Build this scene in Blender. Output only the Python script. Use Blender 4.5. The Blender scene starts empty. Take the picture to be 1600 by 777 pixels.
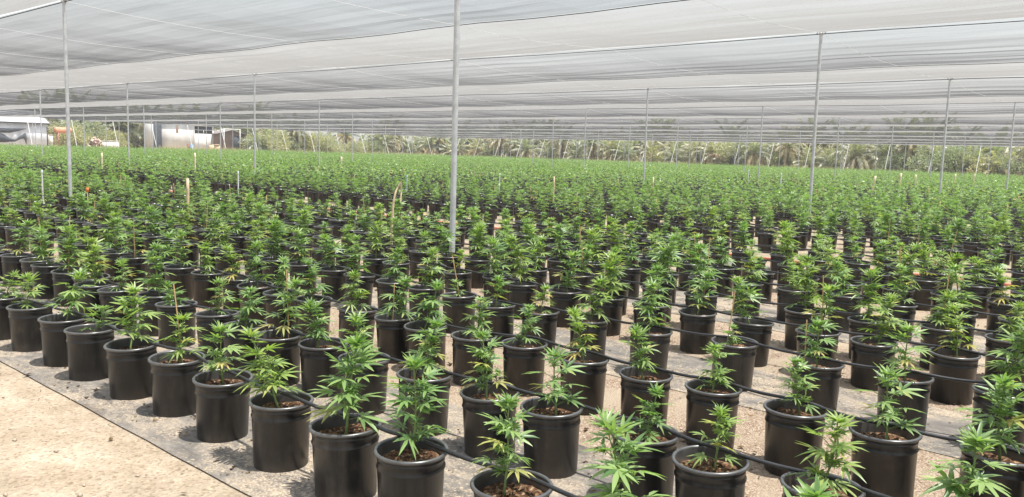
import bpy, math, random
import numpy as np
from mathutils import Matrix, Vector

sc = bpy.context.scene
HAZE = 0.00065
COL = sc.collection
R = math.radians
PI = math.pi

# ------------------------------------------------------------------ camera solved from the post grid
F_PX, PITCH, ROLL, YAW = 1267.08, 0.11756, 0.03011, -0.70975
W_PX, H_PX = 1600.0, 777.0
CAM_H = 1.43
cy, sy = math.cos(YAW), math.sin(YAW)
cp, sp = math.cos(PITCH), math.sin(PITCH)
cr, sr = math.cos(ROLL), math.sin(ROLL)
RIGHT = np.array([cy, -sy, 0.0])
FWD = np.array([sy, cy, 0.0])
ZUP = np.array([0, 0, 1.0])
LOOK = FWD * cp - ZUP * sp
UP0 = FWD * sp + ZUP * cp
CX = RIGHT * cr - UP0 * (-sr)
CX = RIGHT * cr + UP0 * sr
CY = UP0 * cr - RIGHT * sr
CAM = np.array([0.0, 0.0, CAM_H])


def project(P):
    d = np.asarray(P, float) - CAM
    z = d @ LOOK
    return W_PX / 2 + F_PX * (d @ CX) / z, H_PX / 2 - F_PX * (d @ CY) / z, z


def ray(px, py):
    return LOOK + CX * (px - W_PX / 2) / F_PX - CY * (py - H_PX / 2) / F_PX


def at_u(px, py, u):
    d = ray(px, py)
    return CAM + d * ((-u) / d[0])


def at_v(px, py, v):
    d = ray(px, py)
    return CAM + d * (v / d[1])


def at_z(px, py, z):
    d = ray(px, py)
    return CAM + d * ((z - CAM_H) / d[2])


def P(u, v, z=0.0):            # rows run along u (image left, away), v crosses them
    return np.array([-u, v, z], float)


cam_data = bpy.data.cameras.new('camera')
cam_data.sensor_fit = 'HORIZONTAL'
cam_data.sensor_width = 36.0
cam_data.lens = F_PX / W_PX * 36.0
cam_data.clip_start = 0.05
cam_data.clip_end = 2000.0
cam = bpy.data.objects.new('camera', cam_data)
COL.objects.link(cam)
M = Matrix(((CX[0], CY[0], -LOOK[0], CAM[0]), (CX[1], CY[1], -LOOK[1], CAM[1]),
            (CX[2], CY[2], -LOOK[2], CAM[2]), (0, 0, 0, 1)))
cam.matrix_world = M
sc.camera = cam

# ------------------------------------------------------------------ helpers: mesh soup


class Soup:
    """verts, polygon loops, polygon sizes and material slots collected as arrays"""

    def __init__(s):
        s.v, s.l, s.n, s.m, s.off = [], [], [], [], 0

    def add(s, verts, faces, mat=0):
        verts = np.asarray(verts, float)
        for f in faces:
            s.l.extend([i + s.off for i in f])
            s.n.append(len(f))
            s.m.append(mat)
        s.v.append(verts)
        s.off += len(verts)

    def arrays(s):
        return (np.concatenate(s.v) if s.v else np.zeros((0, 3)), np.array(s.l, np.int64),
                np.array(s.n, np.int64), np.array(s.m, np.int64))


def mesh_from(name, arr, mats, smooth=False, sharp=None):
    v, l, n, m = arr
    me = bpy.data.meshes.new(name)
    me.vertices.add(len(v))
    me.vertices.foreach_set('co', v.astype(np.float32).ravel())
    me.loops.add(len(l))
    me.loops.foreach_set('vertex_index', l.astype(np.int32))
    me.polygons.add(len(n))
    st = np.concatenate([[0], np.cumsum(n)[:-1]]).astype(np.int32)
    me.polygons.foreach_set('loop_start', st)
    for mt in mats:
        me.materials.append(mt)
    me.polygons.foreach_set('material_index', m.astype(np.int32))
    if smooth:
        me.polygons.foreach_set('use_smooth', np.ones(len(n), bool))
    me.update(calc_edges=True)
    me.validate()
    if sharp:
        me.set_sharp_from_angle(angle=R(sharp))
    return me


def link(name, me, parent=None, loc=None, rotz=0.0):
    o = bpy.data.objects.new(name, me)
    COL.objects.link(o)
    if parent is not None:
        o.parent = parent
    if loc is not None:
        o.location = [float(c) for c in loc]
    if rotz:
        o.rotation_euler = (0, 0, rotz)
    return o


def obj(name, soup, mats, parent=None, smooth=False, sharp=None, loc=None, rotz=0.0):
    if not isinstance(mats, (list, tuple)):
        mats = [mats]
    return link(name, mesh_from(name, soup.arrays(), mats, smooth, sharp), parent, loc, rotz)


def empty(name, loc=(0, 0, 0), rotz=0.0):
    o = bpy.data.objects.new(name, None)
    COL.objects.link(o)
    o.empty_display_size = 0.1
    o.location = [float(c) for c in loc]
    o.rotation_euler = (0, 0, rotz)
    return o


def tag(o, label=None, cat=None, group=None, kind=None):
    if label:
        o['label'] = label
    if cat:
        o['category'] = cat
    if group:
        o['group'] = group
    if kind:
        o['kind'] = kind
    return o


ONES = ['', 'first', 'second', 'third', 'fourth', 'fifth', 'sixth', 'seventh', 'eighth', 'ninth', 'tenth', 'eleventh',
        'twelfth', 'thirteenth', 'fourteenth', 'fifteenth', 'sixteenth', 'seventeenth', 'eighteenth', 'nineteenth']
TENS = ['', '', 'twenty', 'thirty', 'forty', 'fifty', 'sixty', 'seventy', 'eighty', 'ninety']


def ordinal(n):
    if n == 100:
        return 'hundredth'
    if n > 100:
        return 'hundred-and-' + ordinal(n - 100)
    if n < 20:
        return ONES[n]
    if n % 10 == 0:
        return TENS[n // 10][:-1] + 'ieth'
    return TENS[n // 10] + '-' + ONES[n % 10]


def tube(s, pts, rad, seg=8, mat=0, caps=True):
    pts = np.asarray(pts, float)
    n = len(pts)
    rad = np.full(n, rad, float) if np.isscalar(rad) else np.asarray(rad, float)
    tan = np.gradient(pts, axis=0)
    tan /= np.linalg.norm(tan, axis=1)[:, None] + 1e-12
    ref = np.array([0, 0, 1.0]) if abs(tan[:, 2]).mean() < 0.8 else np.array([1.0, 0, 0])
    a = np.cross(tan, ref)
    a /= np.linalg.norm(a, axis=1)[:, None] + 1e-12
    b = np.cross(tan, a)
    th = np.arange(seg) * 2 * PI / seg
    ring = (np.cos(th)[None, :, None] * a[:, None, :] + np.sin(th)[None, :, None] * b[:, None, :]) * rad[:, None, None]
    v = (pts[:, None, :] + ring).reshape(-1, 3)
    f = []
    for i in range(n - 1):
        for k in range(seg):
            k2 = (k + 1) % seg
            f.append((i * seg + k, i * seg + k2, (i + 1) * seg + k2, (i + 1) * seg + k))
    if caps:
        f.append(tuple(range(seg))[::-1])
        f.append(tuple((n - 1) * seg + k for k in range(seg)))
    s.add(v, f, mat)


def lathe(s, prof, seg=32, mat=0, close_bottom=True, center=(0, 0, 0)):
    th = np.arange(seg) * 2 * PI / seg
    v = np.array([[r * math.cos(t) + center[0], r * math.sin(t) + center[1], z + center[2]] for r, z in prof for t in th])
    f = []
    for i in range(len(prof) - 1):
        for k in range(seg):
            k2 = (k + 1) % seg
            f.append((i * seg + k, i * seg + k2, (i + 1) * seg + k2, (i + 1) * seg + k))
    if close_bottom:
        f.append(tuple(range(seg))[::-1])
    s.add(v, f, mat)


def box(s, c, d, mat=0, rotz=0.0):
    x, y, z = [q / 2 for q in d]
    v = np.array([[i, j, k] for i in (-x, x) for j in (-y, y) for k in (-z, z)])
    ca, sa = math.cos(rotz), math.sin(rotz)
    v = np.stack([v[:, 0] * ca - v[:, 1] * sa, v[:, 0] * sa + v[:, 1] * ca, v[:, 2]], 1) + np.asarray(c, float)
    s.add(v, [(0, 1, 3, 2), (4, 6, 7, 5), (0, 4, 5, 1), (2, 3, 7, 6), (0, 2, 6, 4), (1, 5, 7, 3)], mat)


# ------------------------------------------------------------------ materials
class NT:
    def __init__(s, name):
        s.mat = bpy.data.materials.new(name)
        s.mat.use_nodes = True
        s.t = s.mat.node_tree
        s.t.nodes.clear()
        s.out = s.t.nodes.new('ShaderNodeOutputMaterial')

    def n(s, typ, **kw):
        nd = s.t.nodes.new(typ)
        for k, v in kw.items():
            if k.startswith('i_'):
                nd.inputs[k[2:].replace('_', ' ')].default_value = v
            else:
                setattr(nd, k, v)
        return nd

    def l(s, a, b):
        s.t.links.new(a, b)

    def mix(s, fac, a, b, blend='MIX'):
        nd = s.t.nodes.new('ShaderNodeMix')
        nd.data_type = 'RGBA'
        nd.blend_type = blend
        for sock, val in ((nd.inputs[0], fac), (nd.inputs[6], a), (nd.inputs[7], b)):
            if hasattr(val, 'is_output') or isinstance(val, bpy.types.NodeSocket):
                s.l(val, sock)
            elif isinstance(val, (int, float)):
                sock.default_value = val
            else:
                sock.default_value = tuple(val) + ((1,) if len(val) == 3 else ())
        return nd.outputs[2]

    def math(s, op, a, b=None, c=None, clamp=False):
        nd = s.t.nodes.new('ShaderNodeMath')
        nd.operation = op
        nd.use_clamp = clamp
        for i, val in enumerate((a, b, c)):
            if val is None:
                continue
            if isinstance(val, bpy.types.NodeSocket):
                s.l(val, nd.inputs[i])
            else:
                nd.inputs[i].default_value = val
        return nd.outputs[0]

    def noise(s, scale, detail=4, rough=0.55, vec=None, stretch=None):
        nd = s.n('ShaderNodeTexNoise')
        nd.inputs['Scale'].default_value = scale
        nd.inputs['Detail'].default_value = detail
        nd.inputs['Roughness'].default_value = rough
        if vec is None:
            vec = s.n('ShaderNodeTexCoord').outputs['Object']
        if stretch is not None:
            mp = s.n('ShaderNodeMapping')
            mp.inputs['Scale'].default_value = stretch
            s.l(vec, mp.inputs[0])
            vec = mp.outputs[0]
        s.l(vec, nd.inputs['Vector'])
        return nd.outputs['Fac']

    def ramp(s, fac, stops):
        nd = s.n('ShaderNodeValToRGB')
        e = nd.color_ramp.elements
        while len(e) < len(stops):
            e.new(0.5)
        for el, (p, c) in zip(e, stops):
            el.position = p
            el.color = tuple(c) + (1,) if len(c) == 3 else c
        s.l(fac, nd.inputs[0])
        return nd.outputs[0]

    def step(s, fac, a, b):
        nd = s.n('ShaderNodeMapRange')
        nd.interpolation_type = 'SMOOTHSTEP'
        nd.inputs[1].default_value = a
        nd.inputs[2].default_value = b
        s.l(fac, nd.inputs[0])
        return nd.outputs[0]

    def principled(s, color, rough=0.6, metal=0.0, spec=0.5, bump=None, bump_s=0.3, bump_d=0.01):
        p = s.n('ShaderNodeBsdfPrincipled')
        for sock, val in ((p.inputs['Base Color'], color), (p.inputs['Roughness'], rough), (p.inputs['Metallic'], metal)):
            if isinstance(val, bpy.types.NodeSocket):
                s.l(val, sock)
            elif isinstance(val, (int, float)):
                sock.default_value = val
            else:
                sock.default_value = tuple(val) + (1,)
        p.inputs['Specular IOR Level'].default_value = spec
        if bump is not None:
            b = s.n('ShaderNodeBump')
            b.inputs['Strength'].default_value = bump_s
            b.inputs['Distance'].default_value = bump_d
            s.l(bump, b.inputs['Height'])
            s.l(b.outputs[0], p.inputs['Normal'])
        s.l(p.outputs[0], s.out.inputs[0])
        return p


def simple(name, color, rough=0.6, metal=0.0, var=0.25, scale=6.0, spec=0.5, bump=0.2):
    t = NT(name)
    nz = t.noise(scale, 5, 0.6)
    dark = tuple(c * (1 - var) for c in color)
    lite = tuple(min(1, c * (1 + var)) for c in color)
    c = t.ramp(nz, [(0.3, dark), (0.7, lite)])
    t.principled(c, rough, metal, spec, bump=nz, bump_s=bump)
    return t.mat


def leaf_material(name, dark, light, yellow, ystart, gloss=0.42):
    t = NT(name)
    geo = t.n('ShaderNodeNewGeometry')
    oi = t.n('ShaderNodeObjectInfo')
    r = geo.outputs['Random Per Island']
    c = t.ramp(r, [(0.0, dark), (0.55, light), (ystart, light), (1.0, yellow)])
    tint = t.ramp(oi.outputs['Random'], [(0.0, (0.82, 0.9, 0.85)), (0.5, (1, 1, 1)), (1.0, (1.15, 1.05, 0.8))])
    c = t.mix(1.0, c, tint, 'MULTIPLY')
    p = t.n('ShaderNodeBsdfPrincipled')
    t.l(c, p.inputs['Base Color'])
    p.inputs['Roughness'].default_value = gloss
    p.inputs['Specular IOR Level'].default_value = 0.5
    tr = t.n('ShaderNodeBsdfTranslucent')
    ct = t.mix(1.0, c, (1.5, 1.8, 0.75, 1), 'MULTIPLY')
    t.l(ct, tr.inputs['Color'])
    ms = t.n('ShaderNodeMixShader')
    ms.inputs[0].default_value = 0.33
    t.l(p.outputs[0], ms.inputs[1])
    t.l(tr.outputs[0], ms.inputs[2])
    t.l(ms.outputs[0], t.out.inputs[0])
    return t.mat


M_LEAF = leaf_material('cannabis_leaf', (0.080, 0.160, 0.049), (0.255, 0.358, 0.125), (0.40, 0.43, 0.16), 0.93, 0.38)
M_LEAFY = leaf_material('yellowed_cannabis_leaf', (0.26, 0.28, 0.07), (0.48, 0.44, 0.16), (0.50, 0.36, 0.17), 0.75, 0.5)
M_STEM = simple('green_stem', (0.14, 0.20, 0.06), 0.6, var=0.3, scale=40)
M_BAMBOO = simple('bamboo', (0.50, 0.33, 0.16), 0.6, var=0.25, scale=30)


def pot_material():
    t = NT('black_pot_plastic')
    tc = t.n('ShaderNodeTexCoord').outputs['Object']
    oi = t.n('ShaderNodeObjectInfo').outputs['Random']
    add = t.n('ShaderNodeVectorMath', operation='ADD')
    t.l(tc, add.inputs[0])
    t.l(oi, add.inputs[1])
    vec = add.outputs[0]
    d1 = t.noise(9, 6, 0.65, vec)
    d2 = t.noise(5, 5, 0.6, vec, (7, 7, 1.0))
    fine = t.noise(70, 3, 0.7, vec)
    dust = t.math('MULTIPLY', t.step(d1, 0.38, 0.72), t.step(d2, 0.32, 0.7))
    speck = t.step(fine, 0.66, 0.74)
    sep = t.n('ShaderNodeSeparateXYZ')
    t.l(tc, sep.inputs[0])
    low = t.math('SUBTRACT', 1.0, t.step(sep.outputs[2], 0.0, 0.09))
    amt = t.math('ADD', t.math('MULTIPLY', dust, 0.55), t.math('MULTIPLY', speck, 0.2))
    amt = t.math('ADD', amt, t.math('MULTIPLY', low, t.math('MULTIPLY', d1, 0.7)), clamp=True)
    each = t.math('ADD', t.math('MULTIPLY', t.math('FRACT', t.math('MULTIPLY', oi, 7.3)), 1.1), 0.3)
    amt = t.math('ADD', t.math('MULTIPLY', t.math('MULTIPLY', amt, 0.66), each), 0.01, clamp=True)
    c = t.mix(amt, (0.0105, 0.0105, 0.011), (0.13, 0.114, 0.099))
    rough = t.math('ADD', t.math('MULTIPLY', amt, 0.4), 0.27)
    t.principled(c, rough, 0, 0.42, bump=d2, bump_s=0.12, bump_d=0.004)
    return t.mat


M_POT = pot_material()
M_RIM = simple('pot_rim_plastic', (0.066, 0.065, 0.063), 0.30, var=0.4, scale=20, spec=0.9, bump=0.03)


def soil_material():
    t = NT('coco_soil')
    tc = t.n('ShaderNodeTexCoord').outputs['Object']
    vo = t.n('ShaderNodeTexVoronoi')
    vo.inputs['Scale'].default_value = 85
    t.l(tc, vo.inputs['Vector'])
    nz = t.noise(30, 5, 0.7)
    sepc = t.n('ShaderNodeSeparateColor')
    t.l(vo.outputs['Color'], sepc.inputs[0])
    c = t.ramp(sepc.outputs[0], [(0.0, (0.07, 0.04, 0.022)), (0.5, (0.19, 0.10, 0.055)), (0.85, (0.34, 0.20, 0.11)), (1.0, (0.55, 0.42, 0.28))])
    c = t.mix(t.step(nz, 0.4, 0.65), t.mix(1.0, c, (0.45, 0.42, 0.4, 1), 'MULTIPLY'), c)
    t.principled(c, 0.95, 0, 0.2, bump=vo.outputs['Distance'], bump_s=0.9, bump_d=0.012)
    return t.mat


M_SOIL = soil_material()
M_TUBE = simple('black_poly_tube', (0.022, 0.022, 0.023), 0.42, var=0.5, scale=14)
M_STEEL = simple('galvanised_steel', (0.50, 0.52, 0.53), 0.45, metal=0.35, var=0.18, scale=9, bump=0.05)
M_STEELD = simple('dull_cable', (0.035, 0.035, 0.037), 0.8, scale=9, spec=0.2)
M_WIRE = simple('pale_wire', (0.62, 0.62, 0.62), 0.5, var=0.05, scale=9)
M_WHITEPIPE = simple('white_painted_pipe', (0.78, 0.77, 0.73), 0.5, var=0.08)
M_ANCHOR = simple('weathered_pale_pipe', (0.58, 0.57, 0.54), 0.55, var=0.12)
M_PVC = simple('white_pvc', (0.62, 0.64, 0.66), 0.4, var=0.08)
M_WOODSTAKE = simple('pale_wood', (0.60, 0.46, 0.30), 0.75, var=0.2, scale=20)
M_BARKPALE = simple('peeled_branch', (0.55, 0.42, 0.28), 0.8, var=0.3, scale=18)
M_ORANGE = simple('orange_plastic', (0.75, 0.20, 0.05), 0.5, var=0.1)
M_REDPIPE = simple('faded_red_hose', (0.48, 0.13, 0.075), 0.6, var=0.25, scale=3)


def net_material(name, c1, c2, T0):
    t = NT(name)
    geo = t.n('ShaderNodeNewGeometry')
    dot = t.n('ShaderNodeVectorMath', operation='DOT_PRODUCT')
    t.l(geo.outputs['True Normal'], dot.inputs[0])
    t.l(geo.outputs['Incoming'], dot.inputs[1])
    cosv = t.math('MAXIMUM', t.math('ABSOLUTE', dot.outputs['Value']), 0.02)
    pos = geo.outputs['Position']
    # weave density varies a little in long streaks along the rolls, with fine creases
    s1 = t.noise(1.0, 6, 0.7, pos, (0.10, 3.2, 1.0))
    s2 = t.noise(1.0, 4, 0.6, pos, (0.35, 14.0, 1.0))
    s3 = t.noise(0.12, 3, 0.5, pos)
    dens = t.math('ADD', t.math('MULTIPLY', t.math('SUBTRACT', s1, 0.5), 0.55), 1.0)
    dens = t.math('ADD', dens, t.math('MULTIPLY', t.math('SUBTRACT', s2, 0.5), 0.5))
    dens = t.math('ADD', dens, t.math('MULTIPLY', t.math('SUBTRACT', s3, 0.5), 0.7))
    # light that passes straight through an open weave of some thickness
    expo = t.math('DIVIDE', dens, cosv)
    T = t.math('POWER', T0, expo)
    c = t.mix(s1, c1, c2)
    c = t.mix(t.math('MULTIPLY', t.step(s2, 0.55, 0.75), 0.5), c, tuple(q * 0.72 for q in c1))
    df = t.n('ShaderNodeBsdfDiffuse')
    tl = t.n('ShaderNodeBsdfTranslucent')
    t.l(c, df.inputs['Color'])
    t.l(c, tl.inputs['Color'])
    th = t.n('ShaderNodeMixShader')
    th.inputs[0].default_value = 0.5
    t.l(df.outputs[0], th.inputs[1])
    t.l(tl.outputs[0], th.inputs[2])
    tp = t.n('ShaderNodeBsdfTransparent')
    ms = t.n('ShaderNodeMixShader')
    t.l(T, ms.inputs[0])
    t.l(th.outputs[0], ms.inputs[1])
    t.l(tp.outputs[0], ms.inputs[2])
    t.l(ms.outputs[0], t.out.inputs[0])
    return t.mat


M_NET_DIM = net_material('shade_net_dim_tint', (0.058, 0.058, 0.06), (0.10, 0.10, 0.103), 0.885)  # near halves: dimmer look under the net painted in as darker thread
M_NET_LIT = net_material('shade_net_lit_tint', (0.25, 0.245, 0.237), (0.33, 0.324, 0.314), 0.80)  # far halves: same cloth, brighter light put into a lighter thread colour


def ground_material():
    t = NT('sandy_ground')
    pos = t.n('ShaderNodeNewGeometry').outputs['Position']
    big = t.noise(0.55, 5, 0.6, pos)
    mid = t.noise(3.2, 6, 0.65, pos)
    fine = t.noise(38, 4, 0.7, pos)
    grit = t.n('ShaderNodeTexVoronoi')
    grit.inputs['Scale'].default_value = 75
    t.l(pos, grit.inputs['Vector'])
    sc_ = t.n('ShaderNodeSeparateColor')
    t.l(grit.outputs['Color'], sc_.inputs[0])
    c = t.ramp(mid, [(0.28, (0.28, 0.212, 0.145)), (0.5, (0.385, 0.305, 0.22)), (0.72, (0.50, 0.415, 0.315))])
    c2 = t.ramp(mid, [(0.35, (0.265, 0.218, 0.152)), (0.65, (0.385, 0.325, 0.235))])
    c = t.mix(t.step(big, 0.46, 0.6), c, c2)
    g = t.ramp(sc_.outputs[0], [(0.0, (0.55, 0.5, 0.45)), (0.25, (0.95, 0.95, 0.95)), (0.8, (1.05, 1.05, 1.05)), (1.0, (1.3, 1.28, 1.24))])
    c = t.mix(0.7, c, t.mix(1.0, c, g, 'MULTIPLY'))
    c = t.mix(t.math('MULTIPLY', t.step(fine, 0.56, 0.70), 0.6), c, (0.20, 0.155, 0.11))
    clod = t.noise(11, 5, 0.75, pos)
    c = t.mix(t.math('MULTIPLY', t.step(clod, 0.58, 0.68), 0.45), c, (0.23, 0.185, 0.13))
    h = t.math('ADD', t.math('MULTIPLY', mid, 1.0), t.math('MULTIPLY', fine, 0.4))
    h = t.math('ADD', h, t.math('MULTIPLY', grit.outputs['Distance'], 0.25))
    t.principled(c, 0.95, 0, 0.15, bump=h, bump_s=0.7, bump_d=0.03)
    return t.mat


def gravel_material():
    t = NT('brown_gravel')
    pos = t.n('ShaderNodeNewGeometry').outputs['Position']
    vo = t.n('ShaderNodeTexVoronoi')
    vo.inputs['Scale'].default_value = 130
    t.l(pos, vo.inputs['Vector'])
    s_ = t.n('ShaderNodeSeparateColor')
    t.l(vo.outputs['Color'], s_.inputs[0])
    mid = t.noise(2.4, 5, 0.6, pos)
    c = t.ramp(s_.outputs[0], [(0.0, (0.18, 0.12, 0.08)), (0.45, (0.29, 0.21, 0.145)), (0.8, (0.37, 0.285, 0.205)), (1.0, (0.52, 0.44, 0.345))])
    c = t.mix(t.step(mid, 0.40, 0.66), c, (0.37, 0.295, 0.212))
    deb = t.noise(5.5, 6, 0.75, pos)
    c = t.mix(t.math('MULTIPLY', t.step(deb, 0.60, 0.70), 0.6), c, (0.13, 0.075, 0.045))
    t.principled(c, 0.95, 0, 0.15, bump=vo.outputs['Distance'], bump_s=0.6, bump_d=0.01)
    return t.mat


def mat_material():
    t = NT('dusty_weed_mat')
    pos = t.n('ShaderNodeNewGeometry').outputs['Position']
    big = t.noise(1.5, 6, 0.62, pos)
    mid = t.noise(7, 6, 0.7, pos, (0.6, 1.3, 1))
    fine = t.noise(90, 3, 0.7, pos)
    wet = t.noise(1.9, 4, 0.5, pos, (1, 1.4, 1))
    wv = t.n('ShaderNodeTexWave')
    wv.bands_direction = 'Y'
    wv.inputs['Scale'].default_value = 9
    wv.inputs['Distortion'].default_value = 0.6
    t.l(pos, wv.inputs['Vector'])
    base = t.ramp(mid, [(0.3, (0.10, 0.09, 0.08)), (0.7, (0.24, 0.215, 0.185))])
    base = t.mix(t.math('MULTIPLY', wv.outputs['Fac'], 0.16), base, (0.09, 0.085, 0.08))
    sand = t.ramp(fine, [(0.35, (0.29, 0.22, 0.15)), (0.7, (0.52, 0.43, 0.32))])
    cover = t.math('MULTIPLY', t.step(big, 0.39, 0.59), t.step(t.math('ADD', t.math('MULTIPLY', mid, 0.5), t.math('MULTIPLY', fine, 0.5)), 0.40, 0.56))
    gr = t.noise(48, 3, 0.75, pos)
    grains = t.math('MULTIPLY', t.step(gr, 0.56, 0.62), t.step(t.noise(2.6, 4, 0.6, pos), 0.36, 0.6))
    base = t.mix(t.math('MULTIPLY', grains, 0.85), base, (0.50, 0.40, 0.26))
    c = t.mix(cover, base, sand)
    wetm = t.math('MULTIPLY', t.step(wet, 0.60, 0.68), 0.6)
    c = t.mix(wetm, c, t.mix(1.0, c, (0.36, 0.36, 0.38, 1), 'MULTIPLY'))
    h = t.math('ADD', t.math('MULTIPLY', mid, 0.6), t.math('MULTIPLY', t.math('MULTIPLY', cover, fine), 0.5))
    t.principled(c, 0.85, 0, 0.3, bump=h, bump_s=0.5, bump_d=0.02)
    return t.mat


M_GROUND, M_GRAVEL, M_MAT = ground_material(), gravel_material(), mat_material()


def corrugated(name, c1, c2, rust, scale=6.0):
    t = NT(name)
    tc = t.n('ShaderNodeTexCoord').outputs['Object']
    wv = t.n('ShaderNodeTexWave')
    wv.inputs['Scale'].default_value = scale
    wv.bands_direction = 'X'
    t.l(tc, wv.inputs['Vector'])
    nz = t.noise(0.8, 5, 0.6, tc, (1.4, 1.4, 0.5))
    c = t.mix(t.step(nz, 0.35, 0.7), c1, c2)
    c = t.mix(t.math('MULTIPLY', t.step(t.noise(1.3, 6, 0.7, tc), 0.56, 0.7), 0.7), c, rust)
    t.principled(c, 0.6, 0.0, 0.4, bump=wv.outputs['Fac'], bump_s=0.25, bump_d=0.02)
    return t.mat


M_SHED = corrugated('grey_sheet_metal', (0.58, 0.59, 0.62), (0.68, 0.69, 0.71), (0.36, 0.34, 0.33))
M_WHITESHED = corrugated('whitewashed_boards', (0.60, 0.575, 0.54), (0.70, 0.68, 0.65), (0.52, 0.42, 0.35), 2.0)
M_BROWNHUT = corrugated('brown_boards', (0.16, 0.115, 0.10), (0.24, 0.17, 0.145), (0.09, 0.075, 0.07), 3.0)
M_DARKNET = simple('dark_netting', (0.045, 0.05, 0.058), 0.9, var=0.35, scale=2)
M_RUST = simple('rusty_orange_tank', (0.55, 0.24, 0.13), 0.6, var=0.25, scale=2)
M_RUSTFRAME = simple('rusty_frame', (0.36, 0.18, 0.13), 0.7, var=0.25, scale=4)
M_CONCRETE = simple('pale_concrete', (0.62, 0.58, 0.50), 0.9, var=0.12, scale=2)
M_RUBBLE = simple('pink_rubble', (0.52, 0.38, 0.30), 0.95, var=0.35, scale=5)
M_BLUE = simple('blue_plastic', (0.16, 0.36, 0.62), 0.45, var=0.1)
M_SKIN = simple('skin', (0.28, 0.17, 0.11), 0.6, var=0.05)
M_CLOTH = simple('dark_olive_cloth', (0.03, 0.035, 0.02), 0.9, var=0.2)
M_PALM = leaf_material('palm_frond_green', (0.155, 0.158, 0.118), (0.305, 0.300, 0.228), (0.42, 0.36, 0.22), 0.8)
M_PALMDRY = leaf_material('palm_frond_dry', (0.30, 0.235, 0.16), (0.48, 0.40, 0.28), (0.56, 0.48, 0.34), 0.6)
M_TRUNK = simple('palm_trunk_bark', (0.20, 0.145, 0.10), 0.95, var=0.4, scale=7)
M_SHRUB = leaf_material('grey_green_shrub', (0.20, 0.203, 0.152), (0.38, 0.375, 0.288), (0.47, 0.42, 0.28), 0.85)
M_DRYGRASS = leaf_material('dry_grass_blade', (0.34, 0.27, 0.16), (0.52, 0.43, 0.28), (0.6, 0.5, 0.34), 0.7)

# ------------------------------------------------------------------ plants
UPV = np.array([0, 0, 1.0])


def unit(v):
    return v / (np.linalg.norm(v) + 1e-12)


def leaflet(s, base, d, nrm, L, w, droop, lod, mat):
    side = np.cross(nrm, d)
    if lod == 0:
        ss = np.array([0.0, 0.32, 0.68, 1.0])
        ww = np.array([0.0, 1.0, 0.72, 0.0]) * w
        c = [base + d * L * t - UPV * droop * L * t * t for t in ss]
        lift = nrm * w * 0.35
        l1, l2 = c[1] + side * ww[1] + lift, c[2] + side * ww[2] + lift * 0.8
        r1, r2 = c[1] - side * ww[1] + lift, c[2] - side * ww[2] + lift * 0.8
        s.add([c[0], c[1], c[2], c[3], l1, l2, r1, r2],
              [(0, 1, 4), (1, 2, 5, 4), (2, 3, 5), (0, 6, 1), (6, 7, 2, 1), (2, 7, 3)], mat)
    else:
        t = 0.45
        c3 = base + d * L - UPV * droop * L
        m = base + d * L * t - UPV * droop * L * t * t
        s.add([base, m + side * w, c3, m - side * w], [(0, 3, 2, 1)], mat)


FANS = [(0, 1.0), (36, 0.92), (-36, 0.92), (72, 0.70), (-72, 0.70), (115, 0.36), (-115, 0.36)]


def leaf_fan(s, rng, base, d, nrm, L, lod, mat, nl=7, droop=0.25):
    side = np.cross(nrm, d)
    spread = rng.uniform(0.8, 1.1)
    for ang, k in FANS[:nl]:
        a = R(ang * spread + rng.normal(0, 4))
        dd = unit(d * math.cos(a) + side * math.sin(a) + nrm * rng.normal(0.03, 0.07))
        leaflet(s, base, dd, nrm, L * k * rng.uniform(0.9, 1.08), L * (0.083 if lod < 1 else 0.085 if lod < 2 else 0.15) * (0.75 + 0.25 * k) * (1 if nl > 3 else 1.4),
                droop * rng.uniform(0.5, 1.5), lod, mat)


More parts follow.
